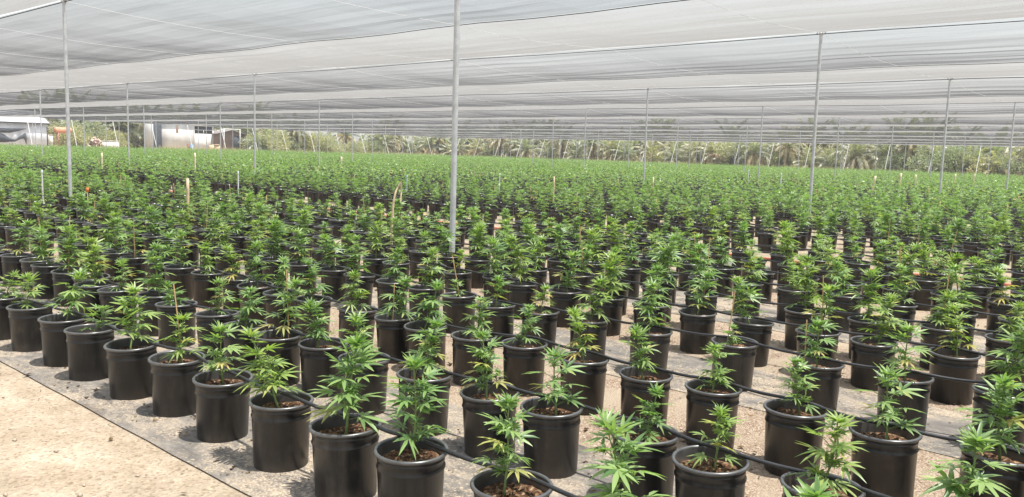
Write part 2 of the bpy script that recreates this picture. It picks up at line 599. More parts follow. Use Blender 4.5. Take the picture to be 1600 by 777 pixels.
def make_plant(h, seed, lod, leafmat=0, stemmat=1, bushy=1.0, ymat=None, ychance=0.0):
    """returns (stem soup, leaf soup); the plant grows from z = 0 to about z = h"""
    rng = np.random.default_rng(seed)
    st, lf = Soup(), Soup()
    lean = rng.normal(0, 0.07, 2)
    hs = h * 0.93

    def stem_at(t):
        return np.array([lean[0] * t * h * 2 + 0.004 * math.sin(7 * t + seed), lean[1] * t * h * 2 + 0.004 * math.cos(6 * t), hs * t])

    if lod <= 1:
        tt = np.linspace(-0.06, 1, 8 if lod == 0 else 4)
        tube(st, [stem_at(t) for t in tt], np.linspace(0.0062, 0.0022, len(tt)) * (0.6 + h), 6 if lod == 0 else 4, stemmat)
    n = max(4, int(round(h / 0.042)))
    if lod == 2:
        n = max(4, int(n * 0.8))
    if lod == 3:
        n = 4
    size = (h / 0.36) ** 0.55
    a0 = rng.uniform(0, 2 * PI)
    for k in range(n):
        t = 0.16 + 0.80 * (k + 0.4 * rng.random()) / n
        bell = math.sin(PI * min(1, 0.25 + 0.62 * t))
        L = (0.046 + 0.056 * bell) * size * rng.uniform(0.85, 1.15)
        if t > 0.8:
            L *= 0.85
        for pr in (0, 1):
            if lod >= 2 and rng.random() < 0.15:
                continue
            az = a0 + k * PI / 2 * rng.uniform(0.92, 1.08) + pr * PI + rng.normal(0, 0.15)
            lm = ymat if (ymat is not None and t < 0.6 and rng.random() < ychance) else leafmat
            out = np.array([math.cos(az), math.sin(az), 0])
            elev = R(rng.normal(6 + 42 * t * t, 11))
            pd = unit(out * math.cos(elev + 0.35) + UPV * math.sin(elev + 0.35))
            pl = (0.020 + 0.048 * bell * rng.uniform(0.6, 1.3)) * size * (0.5 if t > 0.85 else 1)
            b0 = stem_at(t)
            b1 = b0 + pd * pl
            if lod == 0:
                tube(st, [b0, b1], [0.0018, 0.0012], 4, stemmat, caps=False)
            elif lod == 1:
                pass
            e2 = elev - 0.15 + rng.normal(0, 0.12)
            d = unit(out * math.cos(e2) + UPV * math.sin(e2))
            roll = rng.normal(0, 0.25)
            sd = np.cross(UPV, out)
            nrm = unit(np.cross(d, sd) * math.cos(roll) + sd * math.sin(roll))
            if nrm[2] < 0:
                nrm = -nrm
            if lod == 3:
                leaf_fan(lf, rng, b0 + pd * pl * 0.5, d, nrm, L * 1.25, 3, lm, 3, 0.3)
            else:
                leaf_fan(lf, rng, b1, d, nrm, L, lod, lm, 7 if lod == 0 else (5 if lod == 1 else 3), 0.20 if t < 0.6 else 0.08)
            # side shoots with small leaf clusters
            if lod < 3 and t < 0.80 and rng.random() < (0.62 if lod == 0 else 0.75) * bushy * (0.5 if lod == 2 else 1):
                sl = rng.uniform(0.03, 0.085) * size * (1.15 - t * 0.6)
                se = R(rng.uniform(28, 60))
                sdv = unit(out * math.cos(se) + UPV * math.sin(se) + np.cross(UPV, out) * rng.normal(0, 0.25))
                tip = b0 + sdv * sl
                if lod == 0:
                    tube(st, [b0, tip], [0.0018, 0.001], 4, stemmat, caps=False)
                for q in range(5 if lod == 0 else (3 if lod == 1 else 1)):
                    aa = az + q * 2.2 + rng.normal(0, 0.4)
                    o2 = np.array([math.cos(aa), math.sin(aa), 0])
                    ee = R(rng.uniform(0, 50))
                    dd = unit(o2 * math.cos(ee) + UPV * math.sin(ee) + out * 0.35)
                    nn = unit(np.cross(dd, np.cross(UPV, dd)))
                    if nn[2] < 0:
                        nn = -nn
                    leaf_fan(lf, rng, b0 + sdv * sl * rng.uniform(0.55, 1.0), dd, nn, L * rng.uniform(0.42, 0.66) * (1.3 if lod == 2 else 1),
                             lod, leafmat, 5 if lod == 0 else 3, 0.2)
    top = stem_at(1.0)
    for q in range(6 if lod < 2 else (3 if lod == 2 else 2)):
        aa = a0 + q * 1.05 + rng.normal(0, 0.2)
        o2 = np.array([math.cos(aa), math.sin(aa), 0])
        ee = R(rng.uniform(18, 62))
        dd = unit(o2 * math.cos(ee) + UPV * math.sin(ee))
        nn = unit(np.cross(dd, np.cross(UPV, dd)))
        if nn[2] < 0:
            nn = -nn
        leaf_fan(lf, rng, top - UPV * 0.01 * rng.random(), dd, nn, 0.070 * size * rng.uniform(0.7, 1.15), lod, leafmat, 5 if lod < 2 else 3, 0.12)
    return st, lf


SOIL_Z = 0.252
POT_R, POT_H = 0.140, 0.300
PROF = [(0.118, 0.0), (0.1205, 0.004), (0.1285, 0.228), (0.1318, 0.231), (0.1326, 0.236), (0.1285, 0.242), (0.1295, 0.268), (0.1315, 0.271), (0.1298, 0.275), (0.1298, 0.281), (0.1318, 0.288)]
RIM_PROF = [(0.1315, 0.2865)] + [(0.1358 + 0.0076 * math.cos(a), 0.2936 + 0.0076 * math.sin(a)) for a in np.radians([-65, -40, -15, 10, 35, 60, 85, 110, 135, 160, 185])] + [(0.1275, 0.275), (0.1260, 0.240)]


def pot_soup(seg, mat=0, simple_=0):
    s = Soup()
    if simple_ == 0:
        lathe(s, PROF, seg, mat)
    elif simple_ == 1:
        lathe(s, [(0.118, 0.0), (0.1280, 0.228), (0.1290, 0.236), (0.1280, 0.282), (0.1415, 0.289), (0.140, 0.300), (0.1325, 0.298), (0.127, 0.250)], seg, mat, False)
    else:
        lathe(s, [(0.118, 0.0), (0.129, 0.28), (0.1415, 0.290), (0.1385, 0.300), (0.128, 0.255)], seg, mat, False)
    return s


def soil_soup(seed, seg=28, mat=0, rough=0.006):
    rng = np.random.default_rng(seed)
    s = Soup()
    rings = [0.0, 0.03, 0.06, 0.09, 0.112, 0.1275] if seg > 10 else [0.0, 0.1275]
    v = [[0, 0, SOIL_Z + 0.006]]
    for r in rings[1:]:
        for k in range(seg):
            a = 2 * PI * k / seg
            v.append([r * math.cos(a), r * math.sin(a), SOIL_Z + (rng.normal(0, rough) if r < 0.125 else -0.004)])
    f = [(0, 1 + k, 1 + (k + 1) % seg) for k in range(seg)]
    for i in range(len(rings) - 2):
        for k in range(seg):
            k2 = (k + 1) % seg
            f.append((1 + i * seg + k, 1 + (i + 1) * seg + k, 1 + (i + 1) * seg + k2, 1 + i * seg + k2))
    s.add(v, f, mat)
    return s


s = Soup()
lathe(s, RIM_PROF, 44, 0, False)
RIM_ME = mesh_from('rim', s.arrays(), [M_RIM], True, 60)
POT_ME = mesh_from('pot', pot_soup(40).arrays(), [M_POT], True, 50)
SOIL_ME = [mesh_from('soil', soil_soup(i).arrays(), [M_SOIL]) for i in range(5)]
VARIANTS = []                 # (height, bushiness, stem mesh, foliage mesh)
hs_list = [0.12, 0.16, 0.20, 0.24, 0.27, 0.30, 0.32, 0.34, 0.36, 0.38, 0.40, 0.42, 0.45, 0.33, 0.29, 0.37, 0.41, 0.25, 0.35, 0.39, 0.43, 0.31, 0.48, 0.37]
for i, hh in enumerate(hs_list):
    bu = 0.7 if i in (13, 17, 19, 21) else (1.25 if i in (15, 16, 22) else 1.0)
    st_, lf_ = make_plant(hh, 100 + i, 0, 0, 0, bu, 1, (0.05, 0.18, 0.02, 0.10)[i % 4])
    VARIANTS.append((hh, bu, mesh_from('stem', st_.arrays(), [M_STEM]), mesh_from('foliage', lf_.arrays(), [M_LEAF, M_LEAFY])))


def stake_mesh(L):
    s = Soup()
    tube(s, [[0, 0, -0.03], [0.002, 0.001, L * 0.5], [0, 0, L]], 0.0034, 6)
    return mesh_from('bamboo_stake', s.arrays(), [M_BAMBOO], True, 50)


STAKES = [stake_mesh(L) for L in (0.28, 0.36, 0.44, 0.52)]

# ------------------------------------------------------------------ where the pots stand
# rim centre in the photo and the height of the plant's tip (0: unknown), plus a stake flag
HERO = """0 464 428 0;48.5 478 428 0;99.6 496.5 423 0;140.5 514 477 0;207 537 450 0;276 558 488 1;347 589 503 0;439 625 517 0;541.5 663.5 524 0;642.6 701 556 0;800 757 628 0
145.6 444 0 0;186 451.5 405 0;276 474.5 441 0;340 490 436 0;383 508 448 0;436 523 436 1;505 536 467 0;568.6 559 485 0;663 584 495 0;768 612 518 0;864 635 545 0;1009 676 610 0;1114 717 635 0;1284 760 640 0
740 524 462 0;668 508 440 0;620 495 430 1;556 482 420 0;489 467 405 0;441 457 400 0;820 536 474 0;912 559 482 0;1009 584 508 0;1114 605 538 0;1243 638 559 0;1386.5 674 574 0;1557.6 707 574 0
719 461 436 1;778 477 430 0;843 485 445 0;920 497.5 430 0;1015 515 441 0;1147 533 508 1;1276.6 566 496 1;1414.6 587 505 0;1568 612 490 0
1091 487 425 0;1175 503 432 0;1279 518 440 1;1366 533 455 0;1491 551 478 0
1256 485 400 0;1578 528 470 0"""
ROW_V = [2.02, 2.77, 3.61, 4.58, 5.42, 6.20, 7.02, 7.86, 8.70, 9.52, 10.3]
v_ = 12.1
while v_ < 115.8:
    ROW_V.append(v_)
    v_ += 0.84
GRID0 = (6.63, 6.65)
SP = 11.0
NET_Z = CAM_H + 2.752

rng = np.random.default_rng(7)
hero_rows = {}
for line in HERO.replace('\n', ';').split(';'):
    a = [float(q) for q in line.split()]
    pt = at_z(a[0], a[1], POT_H)
    u, v = -pt[0], pt[1]
    ri = int(np.argmin([abs(v - q) for q in ROW_V]))
    z = project(pt)[2]
    hgt = 0.0
    if a[2]:
        hgt = (a[1] - a[2]) * z / F_PX / 0.97 + 0.035
    hero_rows.setdefault(ri, []).append((u, v, hgt, int(a[3])))

hero_rows[0] += [(1.22, 2.03, 0.40, 0), (0.80, 2.02, 0.33, 0), (0.30, 2.0, 0.33, 0)]
hero_rows[1] += [(0.50, 2.78, 0.34, 0), (0.02, 2.77, 0.3, 0)]

POTS = []                     # u, v, plant height, stake, row
ROWU = []
for ri, rv in enumerate(ROW_V):
    lo, hi = 0.15 * rv - 1.6, min(115.5, rv / 0.31 + 1.6)
    lo = max(lo, -6)
    if 10 < rv < 11:
        hi = 9.0
    mine = sorted(hero_rows.get(ri, []))
    us = [m_[0] for m_ in mine]
    # fill gaps between and beyond the observed pots
    u = lo + rng.uniform(0, 0.4)
    us_all = list(mine)
    cur = u
    while cur < hi:
        near = [q for q in us if abs(q - cur) < 0.36]
        if not near and rng.random() > 0.05:
            if not (ri < 3 and us and min(us) < cur < max(us) and min(abs(q - cur) for q in us) < 0.33):
                us_all.append((cur, rv + rng.normal(0, 0.035), 0.0, 0))
                us = us + [cur]
        elif near:
            cur = max(near)
        cur += 0.435 + rng.normal(0, 0.025)
    us_all.sort()
    row = []
    for (u, v, hgt, stk) in us_all:
        gi = round((u - GRID0[0]) / SP)
        gj = round((v - GRID0[1]) / SP)
        if math.hypot(u - GRID0[0] - gi * SP, v - GRID0[1] - gj * SP) < 0.19:
            continue
        if hgt == 0.0:
            patch = 0.035 * math.sin(u * 0.31 + 1.3 * math.sin(v * 0.23)) + 0.03 * math.sin(v * 0.47 + u * 0.11)
            hgt = float(np.clip(rng.normal(0.365 + patch, 0.08), 0.13, 0.54))
            if rng.random() < 0.06:
                hgt *= 0.6
            if 9 < rv < 11:
                hgt *= 0.78
            if rng.random() < 0.08:
                stk = 1
        row.append(len(POTS))
        POTS.append((u, v, min(hgt, 0.52), stk, ri))
    ROWU.append(row)

info = []
for i, (u, v, hgt, stk, ri) in enumerate(POTS):
    x, y, z = project(P(u, v, 0.15))
    xt, yt, zt = project(P(u, v, SOIL_Z + hgt))
    r = 0.17 * F_PX / z
    seen = z > 0.3 and (x + r > 0) and (x - r < W_PX) and yt < H_PX and y > 0
    info.append((seen, z, x))
order = sorted([i for i in range(len(POTS)) if info[i][0]], key=lambda i: info[i][1])
INDIV = set(order[:300])

# ordinal from the right along each row, counting the pots in the picture
rank = {}
for row in ROWU:
    vis = sorted([i for i in row if info[i][0]], key=lambda i: -info[i][2])
    for k, i in enumerate(vis):
        rank[i] = k + 1

NUMROW = ['front row'] + [ordinal(k) + ' row' for k in range(2, 80)]


def place(i):
    u, v, hgt, stk, ri = POTS[i]
    root = empty('potted_plant', P(u, v, 0.003), 0.0)
    cand = sorted(range(len(VARIANTS)), key=lambda k: abs(VARIANTS[k][0] - hgt) + rng.uniform(0, 0.035))
    vh, bu, sme, fme = VARIANTS[cand[0]]
    k = hgt / vh
    pot = link('pot', POT_ME, root, rotz=rng.uniform(0, 6.28))
    pot.rotation_euler[0] = rng.normal(0, 0.02)
    pot.rotation_euler[1] = rng.normal(0, 0.02)
    pot.scale = (1 + rng.normal(0, 0.012), 1 + rng.normal(0, 0.012), 1)
    link('rim', RIM_ME, pot)
    link('soil', SOIL_ME[int(rng.integers(5))], pot)
    rz = rng.uniform(0, 6.28)
    off = (rng.normal(0, 0.012), rng.normal(0, 0.012), SOIL_Z)
    wk = k * rng.uniform(0.90, 1.10)
    for nm, me in (('stem', sme), ('foliage', fme)):
        o = link(nm, me, root, off, rz)
        o.scale = (wk, wk, k)
    if stk:
        s_ = link('bamboo_stake', STAKES[int(rng.integers(4))], root, (rng.uniform(-0.07, 0.07), rng.uniform(-0.07, 0.07), SOIL_Z))
        s_.rotation_euler = (rng.normal(0, 0.07), rng.normal(0, 0.07), 0)
    size = 'small' if hgt < 0.22 else ('tall' if hgt > 0.40 else 'young')
    body = ('bushy' if bu > 1.1 else ('thin' if bu < 0.9 else 'leafy'))
    st_w = 'staked ' if stk else ''
    rk = rank[i]
    where = ('rightmost in ' if rk == 1 else ordinal(rk) + ' from right in ') + NUMROW[ri] + ' from path'
    tag(root, f'{size} {body} {st_w}cannabis plant in black pot, {where}', 'potted plant', 'potted cannabis plants in rows under the net')


for i in sorted(INDIV):
    place(i)

# the rest of the field: far too many to count, one mesh
TPL = {}
for lod, nv in ((1, 8), (2, 10), (3, 10)):
    lst = []
    for q in range(nv):
        st_, lf_ = make_plant(0.36 + 0.10 * (q / (nv - 1) - 0.5), 500 + lod * 40 + q, lod, 3, 2, 1.0, 5, (0.03, 0.12, 0.06)[q % 3])
        s = pot_soup({1: 18, 2: 10, 3: 6}[lod], 0, {1: 1, 2: 2, 3: 2}[lod])
        so = soil_soup(q, 12 if lod == 1 else 6, 1)
        parts = [s.arrays(), so.arrays()]
        pl = [(a[0] + np.array([0, 0, SOIL_Z]), a[1], a[2], a[3]) for a in (st_.arrays(), lf_.arrays()) if len(a[0])]
        lst.append((parts, pl))
    TPL[lod] = lst
VV, LL, NN, MM = [], [], [], []
off = 0


def put(a, mat):
    global off
    VV.append(a[0])
    LL.append(a[1] + off)
    NN.append(a[2])
    MM.append(a[3])
    off += len(a[0])


n_stuff = 0
stk_s = {}
for i, (u, v, hgt, stk, ri) in enumerate(POTS):
    if i in INDIV:
        continue
    x, y, z = project(P(u, v, 0.3))
    d = math.hypot(u, v)
    if d < 1.3:
        continue
    lod = 1 if d < 27 else (2 if d < 52 else 3)
    parts, pl = TPL[lod][int(rng.integers(len(TPL[lod])))]
    base = P(u, v, 0.003)
    for a in parts:
        put((a[0] + base, a[1], a[2], a[3]), 0)
    th = rng.uniform(0, 6.28)
    k = hgt / 0.36
    ca, sa = math.cos(th), math.sin(th)
    for a in pl:
        w = a[0] - np.array([0, 0, SOIL_Z])
        kx = k * rng.uniform(0.88, 1.08)
        w = np.stack([(w[:, 0] * ca - w[:, 1] * sa) * kx, (w[:, 0] * sa + w[:, 1] * ca) * kx, w[:, 2] * k + SOIL_Z], 1)
        put((w + base, a[1], a[2], a[3]), 0)
    if stk and d < 45:
        s = Soup()
        b = base + np.array([rng.uniform(-.06, .06), rng.uniform(-.06, .06), SOIL_Z])
        tube(s, [b, b + np.array([rng.normal(0, .03), rng.normal(0, .03), rng.uniform(.3, .45)])], 0.004, 4, 4)
        put(s.arrays(), 4)
    n_stuff += 1
arr = (np.concatenate(VV), np.concatenate(LL), np.concatenate(NN), np.concatenate(MM))
fieldo = link('potted_plants', mesh_from('potted_plants', arr, [M_POT, M_SOIL, M_STEM, M_LEAF, M_BAMBOO, M_LEAFY]))
tag(fieldo, 'dense field of cannabis plants in black pots receding in long rows', 'potted plants', kind='stuff')
print('pots', len(POTS), 'stuff', n_stuff, 'faces', len(arr[2]))

# ------------------------------------------------------------------ irrigation tubes over the pot rims
kk = 0
for ri, row in enumerate(ROWU):
    if ROW_V[ri] > 34:
        break
    pts = []
    ph = rng.uniform(0, 6)
    for n_, i in enumerate(row):
        u, v = POTS[i][0], POTS[i][1]
        w = 0.058 + 0.018 * math.sin(u * 1.3 + ph) + (rng.normal(0, 0.01))
        if pts:
            pu, pv, pz = pts[-1]
            gap = u - pu
            if gap > 0.2:
                pts.append(((u + pu) / 2, (v + w + pv) / 2, POT_H + 0.013 - min(0.05, 0.03 * gap * gap) - rng.uniform(0, 0.006)))
        pts.append((u, v + w, POT_H + 0.013 + rng.uniform(0, 0.012)))
    pts = np.array([P(*q) for q in pts])
    # smooth resample
    t0 = np.arange(len(pts))
    if ROW_V[ri] < 9:
        t1 = np.linspace(0, len(pts) - 1, len(pts) * 3)
        sm = np.stack([np.interp(t1, t0, pts[:, c]) for c in range(3)], 1)
        ker = np.array([0.25, 0.5, 0.25])
        for c in (1, 2):
            sm[1:-1, c] = np.convolve(sm[:, c], ker, 'valid')
        pts = sm
    s = Soup()
    tube(s, pts, 0.0084 if ROW_V[ri] < 9 else 0.0105, 8 if ROW_V[ri] < 9 else 5)
    o = obj('irrigation_tube', s, M_TUBE, smooth=True, sharp=60)
    tag(o, f'black irrigation tube lying over the pot rims of the {NUMROW[ri]} from the path', 'irrigation tube', 'black irrigation tubes along the rows')

# ------------------------------------------------------------------ ground
s = Soup()
s.add([[-290, -60, 0], [90, -60, 0], [90, 290, 0], [-290, 290, 0]], [(0, 1, 2, 3)])
tag(obj('ground', s, M_GROUND), kind='structure')


def strip(name, v0, v1, u0, u1, z, m, wob=0.02, kind='structure', step=0.25):
    s = Soup()
    us = np.arange(u0, u1 + step, step)
    r2 = np.random.default_rng(int(v0 * 100))
    e0 = np.convolve(r2.normal(0, wob, len(us) + 4), np.ones(5) / 5, 'valid')
    e1 = np.convolve(r2.normal(0, wob, len(us) + 4), np.ones(5) / 5, 'valid')
    v = []
    for k, u in enumerate(us):
        v.append(P(u, v0 + e0[k], z))
        v.append(P(u, v1 + e1[k], z))
    f = [(2 * k, 2 * k + 1, 2 * k + 3, 2 * k + 2) for k in range(len(us) - 1)]
    s.add(v, f)
    return tag(obj(name, s, m), kind=kind)


strip('gravel_bed', 2.9, 11.0, -6, 40, 0.0035, M_GRAVEL, 0.1)
strip('weed_mat', 1.72, 3.17, -4, 20, 0.0075, M_MAT, 0.012)
strip('weed_mat', 4.35, 5.22, -4, 24, 0.0075, M_MAT, 0.02)
strip('weed_mat', 6.55, 7.75, -4, 28, 0.0075, M_MAT, 0.02)
strip('weed_mat', 9.1, 10.6, -4, 34, 0.0075, M_MAT, 0.02)

# small stones on the path
r3 = np.random.default_rng(21)
s = Soup()
M_PEB = simple('pale_pebble', (0.38, 0.31, 0.235), 0.9, var=0.4, scale=12)
for k in range(380):
    u, v = r3.uniform(0.3, 9), r3.uniform(-0.6, 1.9)
    rr = abs(r3.normal(0.004, 0.004)) + 0.0025
    b = np.array([[1, 0, 0], [-.5, .87, 0], [-.5, -.87, 0], [0.1, 0, .8], [0, 0, -.5]]) * rr * r3.uniform(.7, 1.4, (5, 3))
    s.add(b + P(u, v, rr * 0.3), [(0, 1, 3), (1, 2, 3), (2, 0, 3), (1, 0, 4), (2, 1, 4), (0, 2, 4)])
tag(obj('pebbles', s, M_PEB), 'small scattered pebbles on the sandy path', 'pebbles', kind='stuff')

# spilled soil, dead leaves and chips round the pots
M_DEBRIS = leaf_material('soil_crumbs', (0.10, 0.06, 0.035), (0.30, 0.20, 0.12), (0.55, 0.45, 0.32), 0.6, 0.8)
s = Soup()
for k in range(9000):
    if k % 3:
        i = order[int(r3.integers(min(260, len(order))))]
        a, d = r3.uniform(0, 6.28), 0.13 + abs(r3.normal(0, 0.10))
        u, v = POTS[i][0] + math.cos(a) * d, POTS[i][1] + math.sin(a) * d
    else:
        u, v = r3.uniform(0, 12), r3.uniform(1.5, 9.5)
    rr = 0.003 + abs(r3.normal(0, 0.005))
    b = r3.normal(0, 1, (4, 3)) * np.array([1, 1, 0.35]) * rr
    s.add(b + P(u, v, 0.010 + rr * 0.3), [(0, 1, 2), (0, 2, 3), (0, 3, 1), (1, 3, 2)])
tag(obj('debris', s, M_DEBRIS), 'soil crumbs and dry chips scattered round the pots', 'debris', kind='stuff')

wq = at_z(776, 600, 0.0)
root = empty('weed', (wq[0], wq[1], 0.004))
st_, lf_ = make_plant(0.085, 77, 0, 0, 0, 1.2)
obj('stem', st_, M_STEM, root)
obj('foliage', lf_, M_LEAF, root)
tag(root, 'small green weed growing from the bare ground between pots', 'weed')

# red hose on the aisle floor
s = Soup()
us = np.arange(-3, 30, 0.4)
tube(s, [P(u, 11.22 + 0.04 * math.sin(u * 0.9), 0.026) for u in us], 0.018, 8)
tag(obj('hose', s, M_REDPIPE, smooth=True, sharp=60), 'faded red hose lying along the bare aisle between pot rows', 'hose')

# ------------------------------------------------------------------ shade house: posts, cables, wires, net
H_POST = NET_Z - 0.01
s = Soup()
tube(s, [[0, 0, -0.02], [0, 0, H_POST - 0.05]], 0.034, 16)
POLE_ME = mesh_from('pole', s.arrays(), [M_STEEL], True, 40)
s = Soup()
lathe(s, [(0.0345, 0), (0.040, 0.0), (0.040, 0.05), (0.03, 0.062), (0.0, 0.064)], 16, 0, False, (0, 0, H_POST - 0.06))
box(s, (0, 0.0, H_POST + 0.012), (0.20, 0.05, 0.012))
box(s, (0.085, 0.0, H_POST - 0.01), (0.012, 0.05, 0.035))
box(s, (-0.085, 0.0, H_POST - 0.01), (0.012, 0.05, 0.035))
CAP_ME = mesh_from('top_bracket', s.arrays(), [M_STEEL])

cand = []
for j in range(-1, 11):
    for i in range(-2, 11):
        u, v = GRID0[0] + i * SP, GRID0[1] + j * SP
        if not (u > 0.12 * v - 14 and u < v / 0.29 + 6):
            continue
        x, y, z = project(P(u, v, 2.5))
        cand.append((i, j, u, v, x, z, z > 0.5 and -5 < x < W_PX + 5))
for j in range(-1, 11):
    row = [c for c in cand if c[1] == j]
    vis = sorted([c for c in row if c[6]], key=lambda c: c[4])
    for c in row:
        root = empty('shade_post', P(c[2], c[3], 0), rng.uniform(0, 6.28) if c[1] != 0 else 0)
        if j > 0:
            root.rotation_euler[0], root.rotation_euler[1] = rng.normal(0, 0.004), rng.normal(0, 0.004)
        link('pole', POLE_ME, root)
        link('top_bracket', CAP_ME, root)
        if c[6]:
            k = vis.index(c) + 1
            nr = NUMROW[j] if j >= 0 else ''
            where = f'{ordinal(k)} from left in the {nr} of posts' if len(vis) > 2 else (
                ('left' if k == 1 else 'right') + f' one of two in the {nr} of posts')
            if j == 0:
                lab = 'thick grey steel post standing nearest the camera, rising past the picture top' if c[0] == 0 else \
                    'tall grey steel post near the left edge with its bracket at the picture top'
            else:
                lab = 'grey steel post holding the net, ' + where
        else:
            lab = 'grey steel post outside the picture'
        tag(root, lab, 'post', 'steel posts holding up the shade net')

U0, U1 = -16.0, GRID0[0] + 10 * SP
for j in range(-1, 11):
    v = GRID0[1] + j * SP
    s = Soup()
    us = np.arange(U0, U1 + 1, SP / 4)
    tube(s, [P(u, v, NET_Z - 0.035 - 0.04 * math.sin(PI * (((u - GRID0[0]) / SP) % 1.0))) for u in us], 0.009 if j < 2 else 0.011, 6)
    o = obj('support_cable', s, M_STEELD)
    tag(o, f'dark cable running across the tops of the {NUMROW[j]} of posts' if j >= 0 else 'dark cable overhead near the camera, above the sandy path',
        'cable', 'dark cables along the post rows')
NV0, NV1 = GRID0[1] - SP, GRID0[1] + 10 * SP


def net_z(u, v):
    b = (v - NV0) / SP
    fr = b - math.floor(b)
    f = (fr * 2) % 1.0
    if fr < 0.5:                             # hangs off the cable, flattens towards the fold
        z = -0.15 * (1 - (1 - f) ** 2.6) - 0.03 * math.sin(PI * f)
    else:                                    # bellies past the fold, then climbs to the next cable
        z = -0.15 * (1 - f ** 1.9) - 0.07 * math.sin(PI * f) * (1 - 0.5 * f)
    a = ((u - GRID0[0]) / (SP / 2)) % 1.0
    return NET_Z - 0.005 + z - 0.05 * math.sin(PI * a) * math.sin(PI * fr) ** 0.5


wi = [k for k in range(-4, 21)]
for q, k in enumerate(wi):
    u = GRID0[0] + k * SP / 2
    s = Soup()
    vs = np.arange(NV0 + SP * max(0, round((u * 0.22 - 6 - NV0) / SP)), NV1 + 0.1, SP / 16)
    if len(vs) < 3:
        continue
    tube(s, [P(u, v, net_z(u, v) - 0.020) for v in vs], 0.0036, 5)
    o = obj('net_wire', s, M_WIRE)
    tag(o, f'thin pale wire crossing under the net, {ordinal(q + 1)} crosswise wire from the right', 'wire', 'thin wires crossing under the net')

sr_ = np.random.default_rng(5)
nbay = 11
for j in range(nbay):
    for half in (0, 1):
        va = NV0 + j * SP + half * SP / 2
        vb = va + SP / 2
        s = Soup()
        us = np.arange(U0, U1 + 0.01, SP / 8)
        nu = len(us)
        fr = np.linspace(0, 1, 19)
        edge = np.abs(sr_.normal(0.045, 0.03, nu))
        zz = sr_.normal(0, 1, (nu + 8, len(fr)))
        kr = np.hanning(7) / np.hanning(7).sum()
        zz = np.stack([np.convolve(zz[:, b], kr, 'valid')[:nu] for b in range(len(fr))], 1) * 0.010 + sr_.normal(0, 0.002, (nu, len(fr)))
        v = []
        for a, u in enumerate(us):
            for b, f in enumerate(fr):
                y0 = va + (edge[a] if half == 0 else 0.0)
                y1 = vb - (edge[a] * 0.6 if half == 1 else 0.0)
                y = y0 + (y1 - y0) * f
                z = net_z(u, y) + zz[a, b] * (1 if 0 < b < len(fr) - 1 else 0)
                if half == 0:
                    z += 0.004
                v.append(P(u, y, z))
        m = len(fr)
        f_ = [(a * m + b, a * m + b + 1, (a + 1) * m + b + 1, (a + 1) * m + b) for a in range(nu - 1) for b in range(m - 1)]
        s.add(v, f_)
        o = obj('shade_net', s, M_NET_DIM if half == 0 else M_NET_LIT, smooth=True)
        side = 'near' if half == 0 else 'far'
        if j == 0:
            lab = f'grey shade net strip overhead before the front row of posts, {side} half'
        else:
            lab = f'{"grey" if half == 0 else "lighter-lit grey"} shade net strip just past the {NUMROW[j - 1]} of posts, {side} half of its bay'
        tag(o, lab, 'shade net', 'strips of the shade net roof')

for j in range(nbay):
    v = NV0 + (j + 0.5) * SP
    s = Soup()
    us = np.arange(U0, U1 + 0.01, SP / 8)
    tube(s, [P(u, v, net_z(u, v) - 0.012) for u in us], 0.008, 5)
    o = obj('fold_cord', s, M_STEELD)
    tag(o, ('dark cord along the net fold before the front row of posts' if j == 0 else f'dark cord along the net fold behind the {NUMROW[j - 1]} of posts'),
        'cord', 'dark cords along the folds of the net')

# slanting white anchor posts along the two far edges of the net
s = Soup()
tube(s, [[0, 0, 0], [0, 1.75, 4.1]], 0.043, 8)
ANCHOR = mesh_from('anchor_post', s.arrays(), [M_ANCHOR], True, 40)
edge_posts = []
for k in range(-1, 21):
    u = GRID0[0] + k * SP / 2
    edge_posts.append((P(u, GRID0[1] + 10 * SP + 0.15, 0), 0.0, 'far right'))
for k in range(6, 20):
    v = GRID0[1] + k * SP / 2
    edge_posts.append((P(GRID0[0] + 10 * SP + 0.15, v, 0), PI / 2, 'far left'))
for side in ('far right', 'far left'):
    lst = sorted([e for e in edge_posts if e[2] == side], key=lambda e: project(e[0])[0])
    for k, e in enumerate([e for e in lst]):
        o = link('anchor_post', ANCHOR, None, e[0], e[1])
        tag(o, f'white slanting post at the {side} net edge, {ordinal(k + 1)} of them from the left', 'anchor post', 'slanting white posts at the net edge')

# ------------------------------------------------------------------ small things among the plants


def riser(px, py, u, top, label, m=M_PVC, rad=0.0125, cat='pipe', name='riser_pipe', group='pale riser pipes among the plants'):
    u *= 1.17
    pt = at_u(px, py, u)
    h = pt[2] + top
    s = Soup()
    tube(s, [[0, 0, 0], [0, 0, h]], rad, 10)
    root = empty(name, (pt[0], pt[1], 0))
    obj('pipe', s, m, root, True, 50)
    s = Soup()
    lathe(s, [(rad * 1.05, h - 0.05), (rad * 1.45, h - 0.05), (rad * 1.45, h - 0.005), (rad * 1.1, h + 0.006), (0, h + 0.007)], 10, 0, False)
    obj('cap', s, m, root, True, 40)
    tag(root, label, cat, group)


riser(65.5, 266, 14.47, 0.0, 'white riser pipe at far left, standing out of the plants')
riser(372, 268, 13.81, 0.0, 'white riser pipe left of centre, between two steel posts')
riser(636, 274, 14.1, 0.0, 'bluish pipe end beside the bent pale branch', simple('pale_blue_pvc', (0.42, 0.56, 0.68), 0.4, var=0.1))
riser(781, 271, 13.08, 0.0, 'white riser pipe just right of the nearest steel post')
riser(1221, 271, 10.88, 0.0, 'white riser pipe left of the tall post on the right side', rad=0.02)
riser(1170, 266, 14.33, 0.0, 'small white riser pipe far off on the right side', rad=0.02)
M_ST2 = simple('pale_wood_far', (0.66, 0.58, 0.38), 0.75, var=0.15, scale=8)


